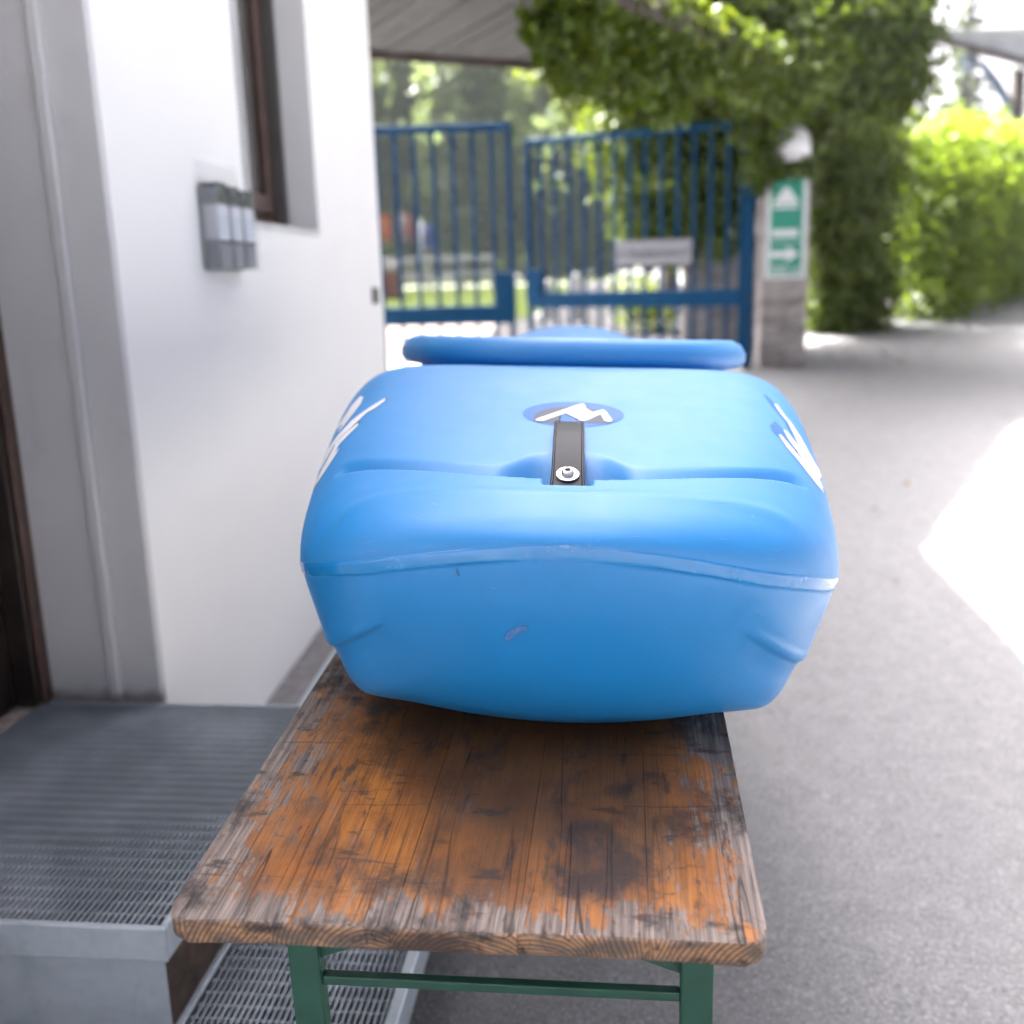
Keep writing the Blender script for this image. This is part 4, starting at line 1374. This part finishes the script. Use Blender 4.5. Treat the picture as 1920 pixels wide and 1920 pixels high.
# behind the gate
for (x, y, z, r) in [(0.6, 10.2, 2.9, .6), (0.3, 10.3, 2.75, .5), (0.75, 10.1, 2.2, .55), (0.4, 10.3, 2.1, .45), (0.15, 10.5, 2.4, .4), (0.85, 10.1, 1.75, .45), (0.55, 10.3, 3.5, .6), (0.15, 10.4, 3.2, .5), (1.1, 10.0, 2.7, .6), (0.3, 10.4, 1.75, .35), (1.0, 9.9, 3.5, .6), (0.2, 10.6, 2.0, .4), (-0.05, 10.7, 2.6, .4), (0.95, 10.0, 2.25, .45), (0.5, 10.5, 1.7, .4)]:
    ivy_blobs.append((x, y, z, r, r, r))
ivy = plant('climbing_ivy', ivy_blobs, 460, 0.075, M['ivy'], 'dense dark green climber covering the pillar and canopy edge', 'climber', core=0.65,
            stems=[[(2.3, 11.6, 0.55, .05), (2.3, 11.6, 1.4, .045), (2.25, 11.5, 2.3, .03)], [(1.35, 9.5, 0.5, .05), (1.2, 9.6, 1.8, .04), (1.0, 9.6, 3.0, .03)]], droop=0.35)

# hedge running off along the road
hb = []
h0, h1 = np.array([2.35, 12.2]), np.array([9.2, 22.4])
for k in range(22):
    t = (k + 0.5) / 22
    x, y = h0 + (h1 - h0) * t
    x += 0.75
    g0 = gz(y)
    x += 0.12
    hb.append((x + random.uniform(-.1, .1), y, g0 + 0.55, .70, .6, .62))
    hb.append((x + random.uniform(-.1, .1), y, g0 + 1.15, .72, .6, .60))
    hb.append((x + random.uniform(-.15, .15), y, g0 + 1.72 + random.uniform(-.08, .10), .70, .6, .42 + random.uniform(-.05, .12)))
plant('roadside_hedge', hb, 170, 0.10, M['hedge'], 'tall sunlit light green hedge along the road', 'hedge', core=0.4)

plant('sunlit_tree', [(-0.55, 15.6, 4.2, .75, .7, .6), (0.05, 15.8, 4.45, .75, .7, .6), (-0.1, 16.0, 3.6, .55, .6, .5), (-1.3, 16.0, 4.6, .45, .5, .35), (0.5, 16, 3.9, .6, .6, .6)], 170, 0.12, M['bright_leaf'],
      'yellow-green sunlit leafy tree just beyond the gate', 'tree', core=0, stems=[[(0.7, 16.2, 0.9, .09), (0.6, 16.1, 2.6, .07), (0.2, 15.9, 3.8, .04)], [(0.6, 16.1, 2.6, .05), (-0.4, 15.8, 4.2, .02)]], wood='trunk')
plant('garden_shrub', [(0.12, 11.6, 0.98, .3, .3, .28), (0.35, 11.7, 0.85, .25, .25, .22)], 300, 0.07, M['bright_leaf'], 'small bright green shrub on the ground behind the gate', 'shrub', core=0.6)

# conifers: one mesh per kind, copied
def conifer_mesh(h, r, seed, n_lev=26):
    rg = np.random.default_rng(seed)
    Ps, Ns = [], []
    for lv in range(n_lev):
        f = lv / n_lev
        z = h * (0.06 + 0.94 * f)
        rad = r * (1 - f) ** 0.85 * rg.uniform(0.75, 1.15) + 0.12
        nb = int(7 + 7 * (1 - f))
        for k in range(nb):
            a = 2 * math.pi * (k + rg.random()) / nb
            Lb = rad * rg.uniform(0.7, 1.12)
            m = max(4, int(Lb * 13))
            t = rg.random(m) ** 0.7
            side = rg.normal(size=m) * 0.12 * (0.3 + t) * Lb * 0.6
            x = np.cos(a) * t * Lb - np.sin(a) * side
            y = np.sin(a) * t * Lb + np.cos(a) * side
            zz = z - 0.28 * Lb * t ** 1.3 + 0.1 * Lb * t ** 3 + rg.normal(size=m) * 0.06
            Ps.append(np.stack([x, y, zz], 1))
            Ns.append(np.stack([np.cos(a) * 0.4 + rg.normal(size=m) * 0.3, np.sin(a) * 0.4 + rg.normal(size=m) * 0.3, np.ones(m)], 1))
    P, N = np.concatenate(Ps), np.concatenate(Ns)
    return leaves_mesh('crown', P, N, 0.48, aspect=0.55, fold=-0.05, droop=0.35)


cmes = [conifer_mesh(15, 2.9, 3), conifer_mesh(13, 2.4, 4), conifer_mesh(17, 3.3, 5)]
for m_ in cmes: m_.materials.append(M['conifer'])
bm = bmesh.new()
add_tube(bm, [(0, 0, -0.3), (0, 0, 5), (0, 0, 14)], [0.24, 0.17, 0.03], 8)
trunk_me = mesh_of(bm, 'trunk')
trunk_me.materials.append(M['bark'])
spots = [(-16.5, 46, 0, 1.0), (-13.2, 42, 1, 0.95), (-11.6, 50, 2, 0.82), (-9.6, 44, 0, 0.9), (-8.0, 52, 1, 1.1), (-6.6, 46, 2, 0.85), (-5.0, 54, 0, 1.05), (-3.6, 48, 1, 0.95), (-2.0, 55, 2, 0.8), (-0.6, 50, 0, 0.85), (1.4, 56, 1, 0.9), (-12.4, 60, 2, 1.05), (-4.4, 62, 2, 0.95), (-8.9, 64, 0, 1.3)]
where_ = ['farthest toward the white wall', 'close behind the flags', 'beyond the flags, tall and broad', 'between flags and gate edge', 'slim and tall behind the closed leaf', 'broad, behind the closed leaf', 'tall, behind the gate gap', 'slim, behind the gate gap', 'broad, behind the swung leaf', 'behind the swung leaf, near the sunlit tree', 'behind the climber', 'in the rear row past the flags', 'in the rear row past the gate gap', 'tallest of the rear row']
for (x, y, k_, sc), wh in zip(spots, where_):
    r_ = empty('conifer_tree', (x, y, gz(y)), random.uniform(0, 6), label='distant green conifer ' + wh, cat='tree', group='conifers beyond the gate')
    r_.scale = (sc, sc, sc)
    link('crown', cmes[k_], None, r_)
    link('trunk', trunk_me, None, r_)
for (x, y, k_, sc, lb) in [(13.2, 44, 1, 0.86, 'hazy grey-green conifer standing right of the climber above the hedge'), (17.2, 50, 0, 0.62, 'small pale conifer top just over the hedge'), (19.4, 52, 1, 0.6, 'low conifer top beside the shelter post')]:
    r_ = empty('conifer_tree', (x, y, gz(y)), random.uniform(0, 6), label=lb, cat='tree', group='conifers behind the hedge')
    r_.scale = (sc, sc, sc)
    link('crown', cmes[k_], None, r_)
    link('trunk', trunk_me, None, r_)

# leafy trees standing in front of the conifers
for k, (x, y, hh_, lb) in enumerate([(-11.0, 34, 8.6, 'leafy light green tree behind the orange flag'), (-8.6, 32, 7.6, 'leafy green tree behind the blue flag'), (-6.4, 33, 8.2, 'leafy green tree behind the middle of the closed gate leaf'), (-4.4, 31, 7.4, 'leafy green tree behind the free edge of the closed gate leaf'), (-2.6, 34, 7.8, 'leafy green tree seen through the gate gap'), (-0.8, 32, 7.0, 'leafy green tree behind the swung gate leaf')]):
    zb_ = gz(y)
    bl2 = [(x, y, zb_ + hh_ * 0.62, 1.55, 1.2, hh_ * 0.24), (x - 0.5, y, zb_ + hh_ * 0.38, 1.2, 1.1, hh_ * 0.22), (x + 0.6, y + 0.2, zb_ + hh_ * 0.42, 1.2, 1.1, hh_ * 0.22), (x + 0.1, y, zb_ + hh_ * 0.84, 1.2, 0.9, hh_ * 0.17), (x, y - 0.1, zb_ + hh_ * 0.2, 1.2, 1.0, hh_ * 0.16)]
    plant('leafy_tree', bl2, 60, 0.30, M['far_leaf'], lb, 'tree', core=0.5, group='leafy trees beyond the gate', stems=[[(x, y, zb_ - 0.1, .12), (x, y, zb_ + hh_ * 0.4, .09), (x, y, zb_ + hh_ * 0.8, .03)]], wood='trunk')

# fallen leaves near the foot of the pillar
P = np.stack([RNG.normal(2.1, 0.55, 150), RNG.normal(10.2, 1.0, 150), np.zeros(150)], 1)
P = P[(P[:, 0] > 1.6)]
P = np.concatenate([P, np.array([[1.55, 7.6, 0], [1.75, 7.9, 0], [1.9, 8.0, 0], [1.35, 5.0, 0], [1.1, 4.6, 0], [0.95, 4.9, 0]])])
P[:, 2] = [gz(y) + 0.012 for y in P[:, 1]]
N = np.tile([0, 0, 1.0], (len(P), 1)) + RNG.normal(size=P.shape) * 0.25
link('fallen_leaves', leaves_mesh('fallen_leaves', P, N, 0.042, fold=0.04), M['litter'], kind='stuff', label='scattered dry leaves on the asphalt near the pillar')

# ================================================================ THINGS FAR BEHIND THE GATE
def flag(x, y, hpole, mats, label, hz=0.0):
    f_ = empty('flag', (x, y, gz(y)), label=label, cat='flag', group='flags behind the gate')
    tube('pole', [(0, 0, 0), (0, 0, hpole)], 0.035, M['pole'], f_, 8)
    n = len(mats)
    for k, m_ in enumerate(mats):
        bm = bmesh.new()
        rows = []
        for i in range(9):
            z = hpole - 0.05 - i * 0.075
            rows.append([bm.verts.new((0.04 + 0.26 * (k + j / 4) / n, 0.05 * math.sin(i * 0.9 + 5 * (k + j / 4)), z - 0.10 * j / 4)) for j in range(5)])
        for i in range(8):
            for j in range(4):
                bm.faces.new((rows[i][j], rows[i][j + 1], rows[i + 1][j + 1], rows[i + 1][j]))
        link('cloth', mesh_of(bm), m_, f_, smooth=True)


flag(-5.85, 25, 1.75, [M['orange_cloth'], M['orange_cloth'], M['red_cloth']], 'orange and red flag hanging beside the white wall corner')
flag(-5.45, 25.5, 1.8, [M['white_cloth'], M['red_cloth']], 'limp red and white flag on a pale pole')
flag(-5.0, 26, 1.55, [M['blue_cloth']], 'small dark blue flag on a pale pole')
hs = empty('small_house', (-3.2, 55, gz(55)), 0.3, label='small distant cream house with reddish roof behind the gate gap', cat='house')
box('wall', (-0.8, 0.9, -0.8, 0.8, 0, 1.15), M['cream'], hs)
prism('roof', [(-0.95, -0.2), (1.05, -0.2), (0.05, 0.45)], -0.95, 0.95, M['red_roof'], hs).matrix_local = Matrix.Translation((0, 0, 1.33)) @ Matrix.Rotation(math.pi / 2, 4, 'X')
box('window', (-0.3, 0.1, -0.83, -0.79, 0.45, 0.85), M['glass'], hs)
rl = empty('white_railing', (-3.6, 18.5, gz(18.5)), label='low white two-rail barrier beyond the closed gate leaf', cat='railing')
for z_ in (0.24, 0.50): box('rail', (-0.75, 1.35, -0.03, 0.03, z_, z_ + 0.11), M['pole'], rl, 0.01)
for xx in (-0.6, 0.1, 0.7, 1.25): box('post', (xx, xx + 0.06, 0.032, 0.09, 0, 0.62), M['pole'], rl)
rb = empty('red_crate', (-4.15, 17.6, gz(17.6)), label='rust red crate standing at the near end of the white barrier', cat='crate')
box('body', (-0.18, 0.30, -0.2, 0.2, 0, 0.42), M['rust_red'], rb, 0.02)
box('lid', (-0.20, 0.32, -0.22, 0.22, 0.425, 0.55), M['white_cloth'], rb, 0.02)
for k, (x, y, h_) in enumerate([(-0.95, 13.2, 0.50), (-0.58, 13.0, 0.58), (-0.15, 13.4, 0.5), (-1.5, 13.6, 0.5)]):
    pb = empty('bollard', (x, y, gz(y)), label=['pale concrete bollard by the gate gap', 'tallest pale bollard behind the swung leaf', 'pale bollard nearest the bright shrub', 'pale bollard seen through the gate gap'][k], cat='bollard', group='bollards inside the gate')
    lathe('body', [(0.06, 0), (0.055, h_ * 0.7), (0.05, h_ * 0.96), (0.03, h_)], M['pole'], pb, 14)

# ---------------------------------------------------------------- open shelter behind the hedge on the right
sh = empty('open_shelter', (7.64, 22.2, gz(22)), label='gabled roof corner of an open timber shelter above the hedge', cat='shelter')
o_ = Vector(sh.location)


def gable(name, pts, y0, y1, mat):
    bm = bmesh.new()
    A = [bm.verts.new((x - o_.x, y0 - o_.y, z - o_.z)) for x, z in pts]
    B = [bm.verts.new((x - o_.x, y1 - o_.y, z - o_.z)) for x, z in pts]
    bm.faces.new(A)
    bm.faces.new(B[::-1])
    for k in range(len(pts)):
        bm.faces.new((A[k], B[k], B[(k + 1) % len(pts)], A[(k + 1) % len(pts)]))
    bmesh.ops.recalc_face_normals(bm, faces=bm.faces)
    return link(name, mesh_of(bm), mat, sh)


gable('gable_panel', [(6.10, 5.52), (9.6, 5.44), (9.6, 4.62), (6.22, 5.44)], 22.02, 22.10, M['roof_sheet'])
gable('bargeboard', [(6.04, 5.50), (9.6, 4.50), (9.6, 4.34), (6.04, 5.38)], 21.9, 22.0, M['dark_wood'])
gable('roof', [(6.02, 5.62), (9.6, 5.54), (9.6, 5.47), (6.02, 5.55)], 21.85, 22.6, M['roof_sheet'])
gable('post', [(7.54, 1.1), (7.74, 1.1), (7.74, 4.86), (7.54, 4.90)], 22.15, 22.35, M['dark_wood'])
gable('brace', [(7.54, 4.10), (7.54, 4.32), (7.28, 4.72), (6.98, 5.06), (6.84, 5.10), (7.14, 4.66)], 22.18, 22.30, M['blue_steel'])
gable('rafter_end', [(6.62, 5.20), (6.76, 5.16), (6.76, 4.98), (6.66, 5.01)], 22.05, 22.5, M['blue_steel'])

# ---------------------------------------------------------------- the light summer haze of the valley
hz = bpy.data.materials.new('valley_haze')
hz.use_nodes = True
ht = hz.node_tree
for n_ in list(ht.nodes):
    if n_.type == 'BSDF_PRINCIPLED': ht.nodes.remove(n_)
pv = ht.nodes.new('ShaderNodeVolumePrincipled')
pv.inputs['Color'].default_value = (0.86, 0.93, 1.0, 1)
pv.inputs['Density'].default_value = 0.0005
pv.inputs['Anisotropy'].default_value = 0.3
ht.links.new(pv.outputs[0], ht.nodes['Material Output'].inputs['Volume'])
box('haze', (-70, 70, -25, 95, -1.6, 26), hz, kind='stuff', label='thin pale haze in the air over the whole yard')
S.cycles.volume_bounces = 0
S.cycles.volume_step_rate = 4.0
